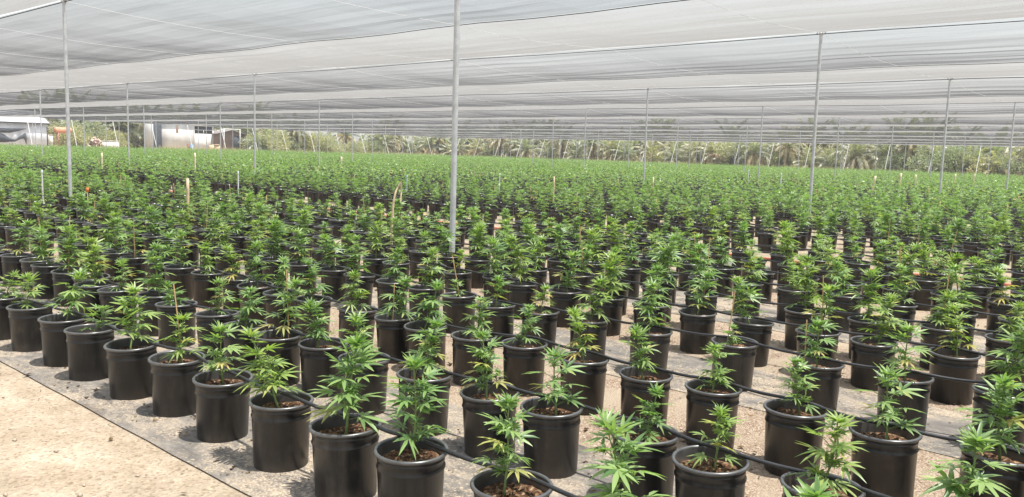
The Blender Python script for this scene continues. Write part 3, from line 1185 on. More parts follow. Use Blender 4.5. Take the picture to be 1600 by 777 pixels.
def wood_stake(px, py, u, wd, label, lean=(0, 0), m=M_WOODSTAKE):
    if u < 10:
        u *= 1.2
        wd *= 1.2
    pt = at_u(px, py, u)
    h = pt[2]
    s = Soup()
    n = 5
    prof = [(0, 0), (0.25, 0.004), (0.55, -0.003), (0.8, 0.003), (1, 0)]
    v, f = [], []
    for t, w in prof:
        for a, b in ((-1, -1), (1, -1), (1, 1), (-1, 1)):
            v.append([a * wd / 2 + w + lean[0] * t, b * wd / 2 + lean[1] * t, h * t])
    for i in range(n - 1):
        for k in range(4):
            f.append((i * 4 + k, i * 4 + (k + 1) % 4, (i + 1) * 4 + (k + 1) % 4, (i + 1) * 4 + k))
    f += [(3, 2, 1, 0), tuple((n - 1) * 4 + k for k in range(4))]
    s.add(v, f)
    o = obj('wooden_stake', s, m, loc=(pt[0] - lean[0], pt[1] - lean[1], 0), rotz=0)
    tag(o, label, 'stake', 'wooden stakes among the plants')


wood_stake(293, 279, 9.9, 0.027, 'thick pale wooden stake standing left of centre above the plants')
wood_stake(866, 276, 9.77, 0.02, 'tall pale wooden stake right of the nearest steel post')
wood_stake(1021, 277, 9.43, 0.02, 'thin brownish stake standing beside a steel post right of centre')
wood_stake(159, 239, 33.7, 0.055, 'distant pale stake in the left field, left one of two', m=M_ST2)
wood_stake(304.5, 239, 33.6, 0.055, 'distant pale stake in the left field, right one of two', m=M_ST2)
wood_stake(533.5, 245, 36.8, 0.07, 'yellowish distant stake at centre left, before the shrubs', m=M_ST2)
for k, (px, py, u, le) in enumerate([(1368, 275, 10.4, (0.12, 0)), (1408, 271, 11.3, (0.03, 0)), (1431, 273, 12.0, (0, 0)), (1493, 272, 11.4, (0, 0)), (1523, 272, 11.1, (0.02, 0))]):
    wood_stake(px, py, u, 0.07, 'yellowish stake far off on the right, ' + ('leftmost and most tilted of five' if k == 0 else ordinal(k + 1) + ' of five from the left'), le, M_ST2)

# bent pale branch stuck between the pots
A = at_u(612, 362, 7.3)
B = at_u(614, 320, 7.3)
C = at_u(618, 300, 7.3)
D = at_u(626, 285, 7.3)
Ee = at_u(627, 300, 7.25)
root = empty('bent_branch', (A[0], A[1], 0))
O = np.array([A[0], A[1], 0])
s = Soup()
ctrl = np.array([O * 1.0, A, B, C, D])
t1 = np.linspace(0, 4, 24)
cv = np.stack([np.interp(t1, range(5), ctrl[:, c]) for c in range(3)], 1)
for _ in range(4):
    cv[1:-1] = (cv[:-2] + 2 * cv[1:-1] + cv[2:]) / 4
tube(s, cv - O, np.linspace(0.017, 0.010, 24), 8)
obj('limb', s, M_BARKPALE, root, True, 60)
s = Soup()
tube(s, [D - O, (D + Ee) / 2 - O + np.array([0.008, 0, 0.01]), Ee - O, at_u(626, 315, 7.2) - O], [0.010, 0.009, 0.008, 0.006], 7)
obj('twig', s, M_BARKPALE, root, True, 60)
tag(root, 'pale bent branch arching over between the pots left of the nearest post', 'branch')

# orange tag on its stick
pt = at_u(136.5, 293, 14.2)
root = empty('marker_tag', (pt[0], pt[1], 0))
s = Soup()
tube(s, [[0, 0, 0], [0, 0, pt[2] - 0.02]], 0.005, 6)
obj('stick', s, M_BAMBOO, root)
s = Soup()
box(s, (0, 0, pt[2] - 0.04), (0.042, 0.012, 0.075), 0, R(40))
obj('plate', s, M_ORANGE, root)
tag(root, 'small orange marker tag among the plants at left', 'marker')

# ------------------------------------------------------------------ beyond the net: palms, shrubs, sheds


def palm_meshes(seed, trunk_h, nf, Lf, lite):
    rg = np.random.default_rng(seed)
    tr, gr, dr = Soup(), Soup(), Soup()
    pts = [[0.05 * math.sin(z * 1.3 + seed), 0.05 * math.cos(z * 1.1), z] for z in np.linspace(-0.1, trunk_h, 9)]
    tube(tr, pts, np.linspace(0.30, 0.24, 9) * (1 + 0.12 * np.sin(np.arange(9) * 2.6)), 12)
    for k in range(int(trunk_h * 22)):              # old leaf bases
        a, z = k * 2.4, (k + 0.5) / 22
        o = np.array([math.cos(a), math.sin(a), 0])
        b = np.array(pts[min(8, int(z / max(trunk_h, .1) * 8))]) * np.array([1, 1, 0]) + UPV * z
        sd = np.cross(UPV, o) * 0.06
        tr.add([b + o * 0.22 - sd, b + o * 0.22 + sd, b + o * 0.40 + UPV * 0.12 + sd * 0.5, b + o * 0.40 + UPV * 0.12 - sd * 0.5, b + o * 0.2 + UPV * 0.06],
               [(0, 1, 2, 3), (0, 3, 4), (2, 1, 4), (3, 2, 4)])
    top = np.array(pts[-1])
    for k in range(nf):
        t = k / nf
        dry = t < lite
        tgt = dr if dry else gr
        az = k * 2.39996 + rg.normal(0, 0.2)
        o = np.array([math.cos(az), math.sin(az), 0])
        e = R(-35 + 115 * t + rg.normal(0, 7))
        L = Lf * rg.uniform(0.85, 1.15) * (0.8 if dry else 1.0)
        curv = rg.uniform(0.9, 1.5) * (0.6 if t > 0.85 else 1.0)
        n = 13
        pos = top + UPV * (0.35 * t - 0.1) + o * 0.12
        path, dirs = [], []
        for q in range(n):
            ang = e - curv * (q / (n - 1)) ** 1.3
            ang = max(ang, -R(86))
            dvec = o * math.cos(ang) + UPV * math.sin(ang)
            path.append(pos.copy())
            dirs.append(dvec)
            pos = pos + dvec * L / (n - 1)
        tube(tgt, path, np.linspace(0.028, 0.006, n), 4, 0, False)
        sd = np.cross(UPV, o)
        for q in range(2 * n):
            f = (q + 1.5) / (2 * n + 1)
            fi = f * (n - 1)
            i0 = min(n - 2, int(fi))
            b = path[i0] + (path[i0 + 1] - path[i0]) * (fi - i0)
            dv = dirs[i0]
            ll = (0.16 + 0.34 * math.sin(PI * min(1, f * 0.85 + 0.12))) * Lf / 2.8 * rg.uniform(0.8, 1.15)
            up = np.cross(sd, dv)
            for sg in (-1, 1):
                ld = unit(sd * sg * 0.8 + dv * rg.uniform(0.6, 0.9) + up * rg.uniform(-0.1, 0.45) - UPV * (0.5 if dry else 0.22))
                w = dv * 0.05 * Lf / 2.8
                mid = b + ld * ll * 0.5
                tip = b + ld * ll - UPV * ll * (0.22 if not dry else 0.35)
                tgt.add([b - w * 0.6, b + w * 0.6, mid + w, tip, mid - w], [(0, 1, 2, 4), (4, 2, 3)])
    return (mesh_from('trunk', tr.arrays(), [M_TRUNK]), mesh_from('crown', gr.arrays(), [M_PALM]),
            mesh_from('dead_fronds', dr.arrays(), [M_PALMDRY]))


PALMS = [palm_meshes(1, 2.0, 34, 3.3, 0.25), palm_meshes(2, 0.9, 30, 3.2, 0.2), palm_meshes(3, 3.2, 38, 3.2, 0.4), palm_meshes(4, 1.5, 34, 2.9, 0.5)]


def shrub_mesh(seed, w, h, n, dens=0.16):
    rg = np.random.default_rng(seed)
    s, st = Soup(), Soup()
    lobes = [(rg.normal(0, w * 0.28, 3) * np.array([1, 1, 0]) + UPV * h * rg.uniform(0.2, 0.72), rg.uniform(0.26, 0.42) * w) for _ in range(11)]
    for c, r in lobes[:7]:
        tube(st, [[c[0] * 0.1, c[1] * 0.1, -0.05], c * 0.5 + UPV * 0.1, c], [0.05, 0.035, 0.015], 5)
    for k in range(n):
        c, r = lobes[int(rg.integers(len(lobes)))]
        d = unit(rg.normal(0, 1, 3))
        p = c + d * r * rg.uniform(0.25, 1.05) ** 0.5 * np.array([1, 1, 0.85])
        if p[2] < 0.03:
            continue
        a = unit(d * 0.6 + rg.normal(0, 0.6, 3) + UPV * 0.5)
        b = unit(np.cross(a, rg.normal(0, 1, 3)))
        L, ww = dens * rg.uniform(0.6, 1.5), dens * rg.uniform(0.10, 0.24)
        s.add([p, p + a * L * 0.5 + b * ww, p + a * L - UPV * L * 0.2, p + a * L * 0.5 - b * ww], [(0, 1, 2, 3)])
    return mesh_from('stems', st.arrays(), [M_TRUNK]), mesh_from('foliage', s.arrays(), [M_SHRUB])


SHRUBS = [shrub_mesh(11, 3.8, 3.6, 3800, 0.34), shrub_mesh(12, 3.0, 2.6, 3000, 0.30), shrub_mesh(13, 4.6, 4.6, 4200, 0.38)]
rb = np.random.default_rng(33)
VB = GRID0[1] + 10 * SP
palms, shrubs = [], []
# along the far right edge (image right half)
u = 2.0
while u < 128:
    if True:
        palms.append((P(u + rb.normal(0, .5), VB + rb.uniform(4.2, 7)), rb.choice([0, 1, 2, 3], p=[.3, .2, .2, .3]), rb.uniform(1.0, 1.3)))
    if rb.random() < 0.25:
        shrubs.append((P(u + rb.normal(0, 1), VB + rb.uniform(7, 11)), int(rb.integers(3)), rb.uniform(.7, 1.0)))
    if rb.random() < 0.85:
        palms.append((P(u + 1.5 + rb.normal(0, .5), VB + rb.uniform(11, 15)), rb.choice([0, 2]), rb.uniform(1.1, 1.5)))
    u += rb.uniform(2.9, 4.6)
for px in (1400, 1440, 1475, 1505, 1540, 1562, 1590, 1025, 1150):
    q = at_v(px, 262, VB + rb.uniform(4, 6))
    shrubs.append((np.array([q[0], q[1], 0]), int(rb.integers(3)), rb.uniform(.8, 1.1)))
# along the far left edge
UB = GRID0[0] + 10 * SP
for px in (100, 128, 150, 172, 196, 214, 232, 396, 410, 424, 440, 455, 470, 488, 503, 520, 538, 556, 572, 590):
    d0 = rb.uniform(22, 27) if px < 380 else rb.uniform(4, 9)
    q = at_u(px, 225, UB + d0)
    shrubs.append((np.array([q[0], q[1], 0]), int(rb.integers(3)), rb.uniform(.75, 1.1)))
for px in (95, 120, 140, 160, 185, 205, 222, 330, 350, 372, 392, 405, 432, 462, 497, 515, 540, 560, 578, 598, 615):
    q = at_u(px, 225, UB + rb.uniform(*((26, 34) if px < 390 else (5, 14))))
    palms.append((np.array([q[0], q[1], 0]), rb.choice([0, 1, 2, 3]), rb.uniform(.9, 1.3)))

for k in range(22):
    q = at_u(20 + 19 * k, 225, UB + rb.uniform(27, 36))
    palms.append((np.array([q[0], q[1], 0]), int(rb.choice([0, 2])), rb.uniform(1.4, 1.8)))
for k in range(26):
    palms.append((P(12 + 4.2 * k, VB + rb.uniform(15, 20)), int(rb.choice([0, 2, 3])), rb.uniform(1.2, 1.6)))
for k in range(16):
    px = 585 + 11 * k
    q = at_u(px, 225, UB + rb.uniform(9, 20))
    palms.append((np.array([q[0], q[1], 0]), int(rb.choice([0, 1, 2, 3])), rb.uniform(1.0, 1.4)))
palms = [e for e in palms if -60 < project(e[0])[0] < W_PX + 60]
pl_ = sorted(palms, key=lambda e: project(e[0])[0])
for k, (p, vi, scl) in enumerate(pl_):
    root = empty('palm_tree', p, rb.uniform(0, 6.28))
    root.scale = (scl,) * 3
    for nm, me in zip(('trunk', 'crown', 'dead_fronds'), PALMS[vi]):
        link(nm, me, root)
    look = ['date palm with arching grey green fronds', 'low date palm with spreading fronds', 'tall date palm with tan hanging fronds', 'straw coloured date palm with many dry fronds'][vi]
    tag(root, f'{look} beyond the net, {ordinal(k + 1)} palm from the left', 'palm tree', 'date palms beyond the net')
shrubs = [e for e in shrubs if -60 < project(e[0])[0] < W_PX + 60]
sh_ = sorted(shrubs, key=lambda e: project(e[0])[0])
for k, (p, vi, scl) in enumerate(sh_):
    root = empty('shrub', p, rb.uniform(0, 6.28))
    root.scale = (scl,) * 3
    for nm, me in zip(('stems', 'foliage'), SHRUBS[vi]):
        link(nm, me, root)
    look = ['round grey green shrub', 'low pale green shrub', 'large loose grey green shrub'][vi]
    tag(root, f'{look} beyond the net, {ordinal(k + 1)} shrub from the left', 'shrub', 'shrubs beyond the net')

# dry grass verge just outside the net
s = Soup()
for k in range(16000):
    if rb.random() < 0.6:
        b = P(rb.uniform(3, UB), VB + 2.2 + abs(rb.normal(0, 1.6)))
    else:
        b = P(UB + 2.2 + abs(rb.normal(0, 1.6)), rb.uniform(58, VB))
    h = rb.uniform(0.3, 1.15)
    a = rb.uniform(0, 6.28)
    w = np.array([math.cos(a), math.sin(a), 0]) * 0.03
    tip = b + np.array([rb.normal(0, .2), rb.normal(0, .2), h])
    s.add([b - w, b + w, tip], [(0, 1, 2)])
tag(obj('dry_grass', s, M_DRYGRASS), 'dry straw coloured grass along the far net edges', 'grass', kind='stuff')


# ---- sheds at the far left (built square to the field, at the distance the picture gives)
def frame_at(px0, px1, u):
    a, b = at_u(px0, 225, u), at_u(px1, 225, u)
    return a[1], b[1]                        # v extent


def yz(px, py, u):
    q = at_u(px, py, u)
    return q[1], q[2]


US = 131.0
XS = -US
# grey metal shed with a black tarp across its open front
v1 = yz(73, 210, US)[0]
v0 = v1 - 17.0
vw = yz(40, 210, US)[0]
z_e = yz(60, 192.5, US)[1]
z_lint = yz(20, 200, US)[1]
root = empty('metal_shed', (XS, (v0 + v1) / 2, 0))
cx, cyy = XS, (v0 + v1) / 2


def bx(s, x0, x1, y0, y1, z0, z1, m=0):
    box(s, ((x0 + x1) / 2 - cx, (y0 + y1) / 2 - cyy, (z0 + z1) / 2), (abs(x1 - x0), abs(y1 - y0), z1 - z0), m)


s = Soup()
bx(s, XS - 0.12, XS, vw, v1, 0, z_e)
bx(s, XS - 0.12, XS, v0, vw, 0, z_e)
bx(s, XS - 9, XS - 0.12, v1 - 0.12, v1, 0, z_e)
bx(s, XS - 9, XS - 0.12, v0, v0 + 0.12, 0, z_e)
bx(s, XS - 9.12, XS - 9, v0, v1, 0, z_e)
obj('wall', s, M_SHED, root)
s = Soup()
ov = 0.35
r0, r1 = XS + ov - cx, XS - 4.5 - cx
zr = z_e + 1.75
y0, y1 = v0 - 0.3 - cyy, v1 + 0.3 - cyy
th = 0.07
vv = [[r0, y0, z_e], [r0, y1, z_e], [r1, y1, zr], [r1, y0, zr], [XS - 9.4 - cx, y0, z_e], [XS - 9.4 - cx, y1, z_e]]
vv += [[a, b, c + th] for a, b, c in vv]
s.add(vv, [(0, 1, 7, 6), (6, 7, 8, 9), (9, 8, 11, 10), (0, 3, 2, 1), (3, 4, 5, 2), (4, 10, 11, 5), (0, 6, 9, 3), (3, 9, 10, 4), (1, 2, 8, 7), (2, 5, 11, 8)])
obj('roof', s, M_SHED, root)
s = Soup()
bx(s, XS + 0.36, XS + 0.40, v0, v1 + 0.3, z_e - 0.12, z_e + 0.03)
obj('gutter', s, M_DARKNET, root)
UPPER = [(-20, 200.0, 205.5), (0, 200.5, 207.0), (15, 201.0, 207.5), (28, 201.0, 205.0), (41, 201.0, 201.6)]
LOWER = [(-20, 203.0, 224.0), (0, 207.0, 222.5), (8, 211.0, 222.5), (16, 216.0, 221.5), (24, 218.5, 221.5), (31, 214.0, 218.0), (38, 208.5, 216.0), (41, 208.5, 226.0)]
for prof in (UPPER, LOWER):                   # dark cloth hung in swags across the front
    s = Soup()
    vv = []
    for q, px in enumerate(np.linspace(prof[0][0], prof[-1][0], 30)):
        t0 = np.interp(px, [a_[0] for a_ in prof], [a_[1] for a_ in prof])
        t1 = np.interp(px, [a_[0] for a_ in prof], [a_[2] for a_ in prof])
        ya_, za_ = yz(px, t0, US - 0.2)
        _, zb_ = yz(px, t1, US - 0.2)
        bul = 0.25 + 0.08 * math.sin(q * 1.1)
        for x_, z_ in ((0.06, za_), (bul, (za_ + zb_) / 2), (0.10, zb_), (0.04, zb_ + 0.02), (bul - 0.06, (za_ + zb_) / 2), (0.03, za_ - 0.02)):
            vv.append([x_, ya_ - cyy, z_])
    ff = [(a_ * 6 + k_, a_ * 6 + (k_ + 1) % 6, (a_ + 1) * 6 + (k_ + 1) % 6, (a_ + 1) * 6 + k_) for a_ in range(29) for k_ in range(6)]
    s.add(vv, ff)
    obj('tarp', s, M_DARKNET, root)
tag(root, 'grey sheet metal shed with dark cloth swags at the far left edge', 'shed')

# orange tank on legs
UT = 134.0
ya, za = yz(84, 203.5, UT)
yb, _ = yz(112, 203.5, UT)
zt, zb = yz(98, 199, UT)[1], yz(98, 208.5, UT)[1]
rad = (zt - zb) / 2
zc = (zt + zb) / 2
root = empty('water_tank', (-UT, (ya + yb) / 2, 0))
hl = (yb - ya) / 2
s = Soup()
pr = [(-hl, 0.02), (-hl + 0.02, rad * 0.6), (-hl + 0.18, rad), (hl - 0.18, rad), (hl - 0.02, rad * 0.6), (hl, 0.02)]
tube(s, [[0, y, zc] for y, _ in pr], [r for _, r in pr], 20)
obj('tank', s, M_RUST, root, True, 35)
for yy in (-hl * 0.6, hl * 0.6):
    for xx in (-rad * 0.7, rad * 0.7):
        s = Soup()
        box(s, (xx, yy, (zc - rad * 0.5) / 2), (0.1, 0.1, zc - rad * 0.5))
        obj('leg', s, M_RUSTFRAME, root)
s = Soup()
box(s, (0, -hl * 0.6, zc - rad * 0.92), (rad * 1.6, 0.12, 0.1))
box(s, (0, hl * 0.6, zc - rad * 0.92), (rad * 1.6, 0.12, 0.1))
obj('cradle', s, M_RUSTFRAME, root)
tag(root, 'rusty orange tank lying on a stand beside the grey shed', 'tank')

# pale box beside the tank, rubble heap, low wall
ya, _ = yz(76, 215, 133)
yb, zt = yz(81, 211, 133)
s = Soup()
box(s, (0, 0, zt / 2), (0.7, yb - ya, zt))
box(s, (0, 0, zt + 0.03), (0.8, yb - ya + 0.1, 0.06))
box(s, (0.36, 0, zt * 0.55), (0.03, (yb - ya) * 0.7, zt * 0.6))
tag(obj('utility_box', s, M_CONCRETE, loc=(-133, (ya + yb) / 2, 0)), 'pale upright box between the grey shed and orange tank', 'box')
ya, _ = yz(140, 222, 129)
yb, zt = yz(157, 218, 129)
rg = np.random.default_rng(3)
s = Soup()
for k in range(160):
    t = rg.normal(0, 0.28, 2)
    r = 0.12 + 0.2 * rg.random()
    q = np.array([t[0] * 1.2, t[1] * (yb - ya), max(0, zt * (1 - 2.6 * (t[0] ** 2 + t[1] ** 2))) * rg.uniform(0.5, 1)])
    b = rg.normal(0, r, (6, 3))
    s.add(b + q, [(0, 1, 2), (0, 2, 3), (0, 3, 4), (0, 4, 1), (5, 2, 1), (5, 3, 2), (5, 4, 3), (5, 1, 4)])
tag(obj('rubble_heap', s, M_RUBBLE, loc=(-129, (ya + yb) / 2, 0)), 'pinkish heap of rubble by the low pale wall', 'rubble heap')
ya, _ = yz(160, 224, 128)
yb, zt = yz(186, 221.3, 128)
s = Soup()
box(s, (0, 0, zt / 2), (0.3, yb - ya, zt))
box(s, (0, 0, zt + 0.04), (0.4, yb - ya + 0.1, 0.08))
tag(obj('low_wall', s, M_CONCRETE, loc=(-128, (ya + yb) / 2, 0)), 'low pale concrete wall right of the rubble heap', 'wall')

# whitewashed shed with a dark window and dark netting at its side
UW = 126.0
y0, z0 = yz(253, 215, UW)
y1, _ = yz(333, 215, UW)
zt = yz(300, 190, UW)[1]
wy0, wz1 = yz(304, 197, UW)
wy1, wz0 = yz(332, 210, UW)
root = empty('white_shed', (-UW, (y0 + y1) / 2, 0))
cx, cyy = -UW, (y0 + y1) / 2
s = Soup()
X0, X1 = -UW - 0.15, -UW
bx(s, X0, X1, y0, wy0, 0, zt)
bx(s, X0, X1, wy0, wy1, 0, wz0)
bx(s, X0, X1, wy0, wy1, wz1, zt)
bx(s, X0, X1, wy1, y1 + 0.1, 0, zt)
bx(s, -UW - 6, X0, y1 - 0.05, y1 + 0.1, 0, zt)
bx(s, -UW - 6, X0, y0, y0 + 0.15, 0, zt)
bx(s, -UW - 6.15, -UW - 6, y0, y1 + 0.1, 0, zt)
obj('wall', s, M_WHITESHED, root)
s = Soup()
bx(s, -UW - 6.4, -UW + 0.4, y0 - 0.3, y1 + 0.4, zt + 0.003, zt + 0.12)
obj('roof', s, M_SHED, root)
s = Soup()
bx(s, X0 + 0.02, X0 + 0.05, wy0, wy1, wz0, wz1)
win = obj('window', s, M_DARKNET, root)
s = Soup()
zm = (wz0 + wz1) / 2
bx(s, X1 - 0.06, X1 + 0.02, wy0, wy1, zm - 0.035, zm + 0.035)
bx(s, X1 - 0.06, X1 + 0.02, (wy0 + wy1) / 2 - 0.03, (wy0 + wy1) / 2 + 0.03, wz0, zm - 0.035)
obj('frame', s, M_WHITEPIPE, win)
s = Soup()
bx(s, X1 + 0.003, X1 + 0.02, yz(271, 0, UW)[0], yz(275, 0, UW)[0], wz0, zt - 0.2)
obj('patch', s, M_RUBBLE, root)
tag(root, 'whitewashed shed with a dark window at the far left edge of the field', 'shed')
ya, _ = yz(240, 215, UW - 0.3)
yb, _ = yz(252.6, 215, UW - 0.3)
s = Soup()
vv, n = [], 20
for a in range(n + 1):
    y = ya + (yb - ya) * a / n
    x = 0.10 * math.sin(a * 1.7)
    vv += [[x, y - ya, 0.0], [x * 0.6, y - ya + 0.0, zt + 0.05], [x - 0.03, y - ya, 0.0], [x * 0.6 - 0.03, y - ya, zt + 0.05]]
ff = []
for a in range(n):
    i = a * 4
    ff += [(i, i + 4, i + 5, i + 1), (i + 2, i + 3, i + 7, i + 6), (i + 1, i + 5, i + 7, i + 3)]
s.add(vv, ff)
tag(obj('dark_netting', s, M_DARKNET, loc=(-UW + 0.3, ya, 0)), 'dark netting curtain hanging at the left side of the white shed', 'netting')

# brown hut with a gable and a frame before it
UH = 125.0
y0, _ = yz(338, 215, UH)
y1, _ = yz(384, 215, UH)
ze = yz(384, 210.5, UH)[1]
zp = yz(360, 204, UH)[1]
root = empty('brown_hut', (-UH, (y0 + y1) / 2, 0))
cx, cyy = -UH, (y0 + y1) / 2
hw = (y1 - y0) / 2
s = Soup()
vv = [[0, -hw, 0], [0, hw, 0], [0, hw, ze], [0, 0, zp], [0, -hw, ze]]
vv += [[-4.5, b, c] for _, b, c in vv]
s.add(vv, [(0, 1, 2, 3, 4), (9, 8, 7, 6, 5), (0, 5, 6, 1), (1, 6, 7, 2), (0, 4, 9, 5)])
obj('wall', s, M_BROWNHUT, root)
s = Soup()
for sg in (-1, 1):
    e = [[0.3, sg * (hw + 0.25), ze - 0.13], [0.3, 0, zp + 0.02], [-4.8, 0, zp + 0.02], [-4.8, sg * (hw + 0.25), ze - 0.13]]
    s.add(e + [[a, b, c + 0.09] for a, b, c in e], [(0, 1, 2, 3), (7, 6, 5, 4), (0, 4, 5, 1), (1, 5, 6, 2), (2, 6, 7, 3), (3, 7, 4, 0)])
obj('roof', s, simple('hut_roof', (0.20, 0.17, 0.155), 0.8, var=0.3, scale=3), root)
dy0, dz1 = yz(365, 213, UH)
dy1, _ = yz(374, 222, UH)
s = Soup()
box(s, (0.025, (dy0 + dy1) / 2 - cyy, dz1 / 2), (0.04, dy1 - dy0, dz1))
obj('door', s, M_DARKNET, root)
tag(root, 'brown gabled hut right of the white shed', 'hut')
s = Soup()
fa, fz = yz(350, 201.5, UH - 1.2)
fb, _ = yz(375, 201.5, UH - 1.2)
ym = (fa + fb) / 2
for yy in (fa, fb):
    tube(s, [[0, yy - ym, 0], [0, yy - ym, fz]], 0.05, 8)
tube(s, [[0, fa - ym - 1.2, fz - 0.35], [0, fa - ym, fz], [0, fb - ym + 0.1, fz]], 0.05, 8)
tag(obj('pipe_frame', s, M_WHITEPIPE, loc=(-UH + 1.2, ym, 0)), 'white pipe frame standing before the brown hut', 'frame')


def barrel(px, py, u, rad, m, label):
    q = at_u(px, py, u)
    h = q[2]
    s = Soup()
    lathe(s, [(rad * 0.92, 0), (rad, 0.05 * h), (rad, 0.32 * h), (rad * 1.05, 0.34 * h), (rad, 0.36 * h), (rad, 0.64 * h), (rad * 1.05, 0.66 * h), (rad, 0.68 * h),
              (rad, 0.95 * h), (rad * 0.9, h), (0, h)], 16)
    tag(obj('barrel', s, m, loc=(q[0], q[1], 0), smooth=True, sharp=35), label, 'barrel')


barrel(300, 226.3, 122.5, 0.30, M_BLUE, 'blue plastic barrel before the white shed')
barrel(294.3, 224.6, 123, 0.22, M_RUSTFRAME, 'brown rusty barrel left of the blue barrel')
s = Soup()
q = at_u(335, 227, 122)
box(s, (0, 0, q[2] / 2), (0.8, 1.5, q[2]))
box(s, (0.05, 0.2, q[2] + 0.06), (0.9, 1.1, 0.12), 0, 0.15)
tag(obj('pallet_stack', s, M_WOODSTAKE, loc=(q[0], q[1], 0)), 'low pale stack of boards before the white shed', 'stack')

# rusty frame and a person at the far right edge
UV = VB + 3.0
a = at_v(1106, 240, UV)
b = at_v(1119, 240, UV)
c = at_v(1129, 249, UV)
root = empty('rusty_frame', (a[0], UV, 0))
s = Soup()
ox = a[0]
tube(s, [[0, 0, 0], [0, 0, a[2]]], 0.07, 8)
tube(s, [[b[0] - ox, 0, 0], [b[0] - ox, 0, b[2]]], 0.09, 8)
obj('upright', s, M_RUSTFRAME, root)
s = Soup()
tube(s, [[0, 0, a[2] - 0.05], [(b[0] - ox) * 0.5, 0, a[2] - 0.3], [b[0] - ox, 0, b[2] - 0.05]], 0.06, 8)
tube(s, [[b[0] - ox, 0, b[2] - 0.35], [c[0] - ox, 0, c[2]], [c[0] - ox + 0.8, 0, c[2] - 0.3]], 0.06, 8)
obj('beam', s, M_RUSTFRAME, root)
tag(root, 'rusty red steel frame beyond the far right net edge', 'frame')

pp = at_v(1142, 258, UV - 0.5)
hp = at_v(1142.5, 242.5, UV - 0.5)[2]
hp = max(1.6, min(1.95, hp))


def skin_body(name, verts, edges, radii, mat, parent, root_i=0):
    me = bpy.data.meshes.new(name)
    me.from_pydata(verts, edges, [])
    o = link(name, me, parent)
    md = o.modifiers.new('skin', 'SKIN')
    sk = me.skin_vertices[0].data
    for i, r in enumerate(radii):
        sk[i].radius = (r, r)
        sk[i].use_root = (i == root_i)
    sb = o.modifiers.new('smooth', 'SUBSURF')
    sb.levels = 1
    sb.render_levels = 2
    me.materials.append(mat)
    return o


k = hp / 1.78
root = empty('person', (pp[0], pp[1], 0), R(160))
vts = [(0, 0, .95), (0, 0, 1.15), (0, .01, 1.40), (0, .02, 1.50), (0, .03, 1.58), (0, .04, 1.68), (.09, 0, .90), (.10, .02, .50), (.11, 0, .08), (.11, .12, .03),
       (-.09, 0, .90), (-.10, .02, .50), (-.11, 0, .08), (-.11, .12, .03), (.18, 0, 1.40), (.23, -.02, 1.13), (.22, .08, .90), (.21, .12, .82),
       (-.18, 0, 1.40), (-.23, -.02, 1.13), (-.22, .08, .90), (-.21, .12, .82)]
eds = [(0, 1), (1, 2), (2, 3), (3, 4), (4, 5), (0, 6), (6, 7), (7, 8), (8, 9), (0, 10), (10, 11), (11, 12), (12, 13), (2, 14), (14, 15), (15, 16), (16, 17), (2, 18), (18, 19), (19, 20), (20, 21)]
rds = [.14, .14, .15, .06, .085, .09, .095, .07, .045, .04, .095, .07, .045, .04, .065, .048, .038, .035, .065, .048, .038, .035]
skin_body('body', [(x * k, y * k, z * k) for x, y, z in vts], eds, [r * k for r in rds], M_CLOTH, root)
s = Soup()
lathe(s, [(0.0, 1.60), (0.06, 1.61), (0.085, 1.65), (0.088, 1.69), (0.075, 1.73), (0.0, 1.742)], 14, 0, False, (0, 0.055, 0))
s.v = [v * k for v in s.v]
obj('head', s, M_SKIN, root, True)
s = Soup()
lathe(s, [(0.094, 1.675), (0.098, 1.69), (0.094, 1.74), (0.06, 1.785), (0.0, 1.795)], 14, 0, False, (0, 0.045, 0))
s.v = [v * k for v in s.v]
obj('hair', s, M_CLOTH, root, True)
tag(root, 'person in dark clothes standing beyond the far right net edge', 'person')

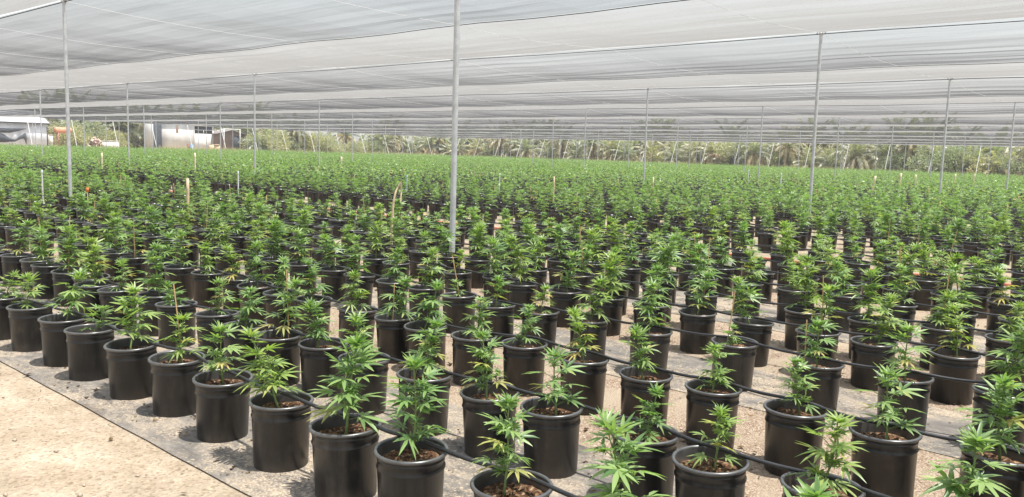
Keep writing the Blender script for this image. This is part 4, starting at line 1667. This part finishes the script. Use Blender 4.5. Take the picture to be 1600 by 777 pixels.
# ------------------------------------------------------------------ air
if HAZE > 0:
    s = Soup()
    box(s, (-100, 115, 5.75), (384, 354, 13.5))
    t = NT('dusty_air')
    pv = t.n('ShaderNodeVolumePrincipled')
    pv.inputs['Color'].default_value = (0.93, 0.94, 0.95, 1)
    pv.inputs['Density'].default_value = HAZE
    pv.inputs['Anisotropy'].default_value = 0.0
    t.l(pv.outputs[0], t.out.inputs['Volume'])
    tag(obj('haze', s, t.mat), kind='stuff')

# ------------------------------------------------------------------ light
SUN_EL = R(73)
left = -RIGHT
shadow = left * 0.93 + FWD * 0.36
sunh = -unit(shadow)
S = np.array([sunh[0] * math.cos(SUN_EL), sunh[1] * math.cos(SUN_EL), math.sin(SUN_EL)])
ld = bpy.data.lights.new('sun', 'SUN')
ld.energy = 5.0
ld.angle = R(0.53)
ld.color = (1.0, 0.97, 0.925)
sun = bpy.data.objects.new('sun', ld)
COL.objects.link(sun)
sun.rotation_euler = Vector(S).to_track_quat('Z', 'Y').to_euler()
sun.location = (0, 0, 30)
wd = bpy.data.worlds.new('World')
sc.world = wd
wd.use_nodes = True
nt = wd.node_tree
bg = nt.nodes['Background']
sky = nt.nodes.new('ShaderNodeTexSky')
sky.sky_type = 'NISHITA'
sky.sun_disc = False
sky.sun_elevation = SUN_EL
sky.sun_rotation = math.atan2(S[0], S[1])
sky.dust_density = 1.3
sky.ozone_density = 0.9
sky.air_density = 2.6
hz = nt.nodes.new('ShaderNodeHueSaturation')          # a hazy, whitish desert sky
hz.inputs['Saturation'].default_value = 0.28
nt.links.new(sky.outputs[0], hz.inputs['Color'])
tn = nt.nodes.new('ShaderNodeMix')
tn.data_type = 'RGBA'
tn.blend_type = 'MULTIPLY'
tn.inputs[0].default_value = 1.0
tn.inputs[7].default_value = (0.95, 0.99, 1.09, 1)
nt.links.new(hz.outputs[0], tn.inputs[6])
nt.links.new(tn.outputs[2], bg.inputs['Color'])
bg.inputs['Strength'].default_value = 0.13

sc.view_settings.view_transform = 'Standard'
sc.view_settings.look = 'None'
sc.view_settings.exposure = 0.70
sc.view_settings.gamma = 1.0
sc.render.engine = 'CYCLES'
cy_ = sc.cycles
cy_.max_bounces = 8
cy_.diffuse_bounces = 4
cy_.transparent_max_bounces = 24
cy_.transmission_bounces = 4
cy_.use_denoising = True
try:
    cy_.denoiser = 'OPENIMAGEDENOISE'
except Exception:
    pass
cy_.sample_clamp_indirect = 8.0
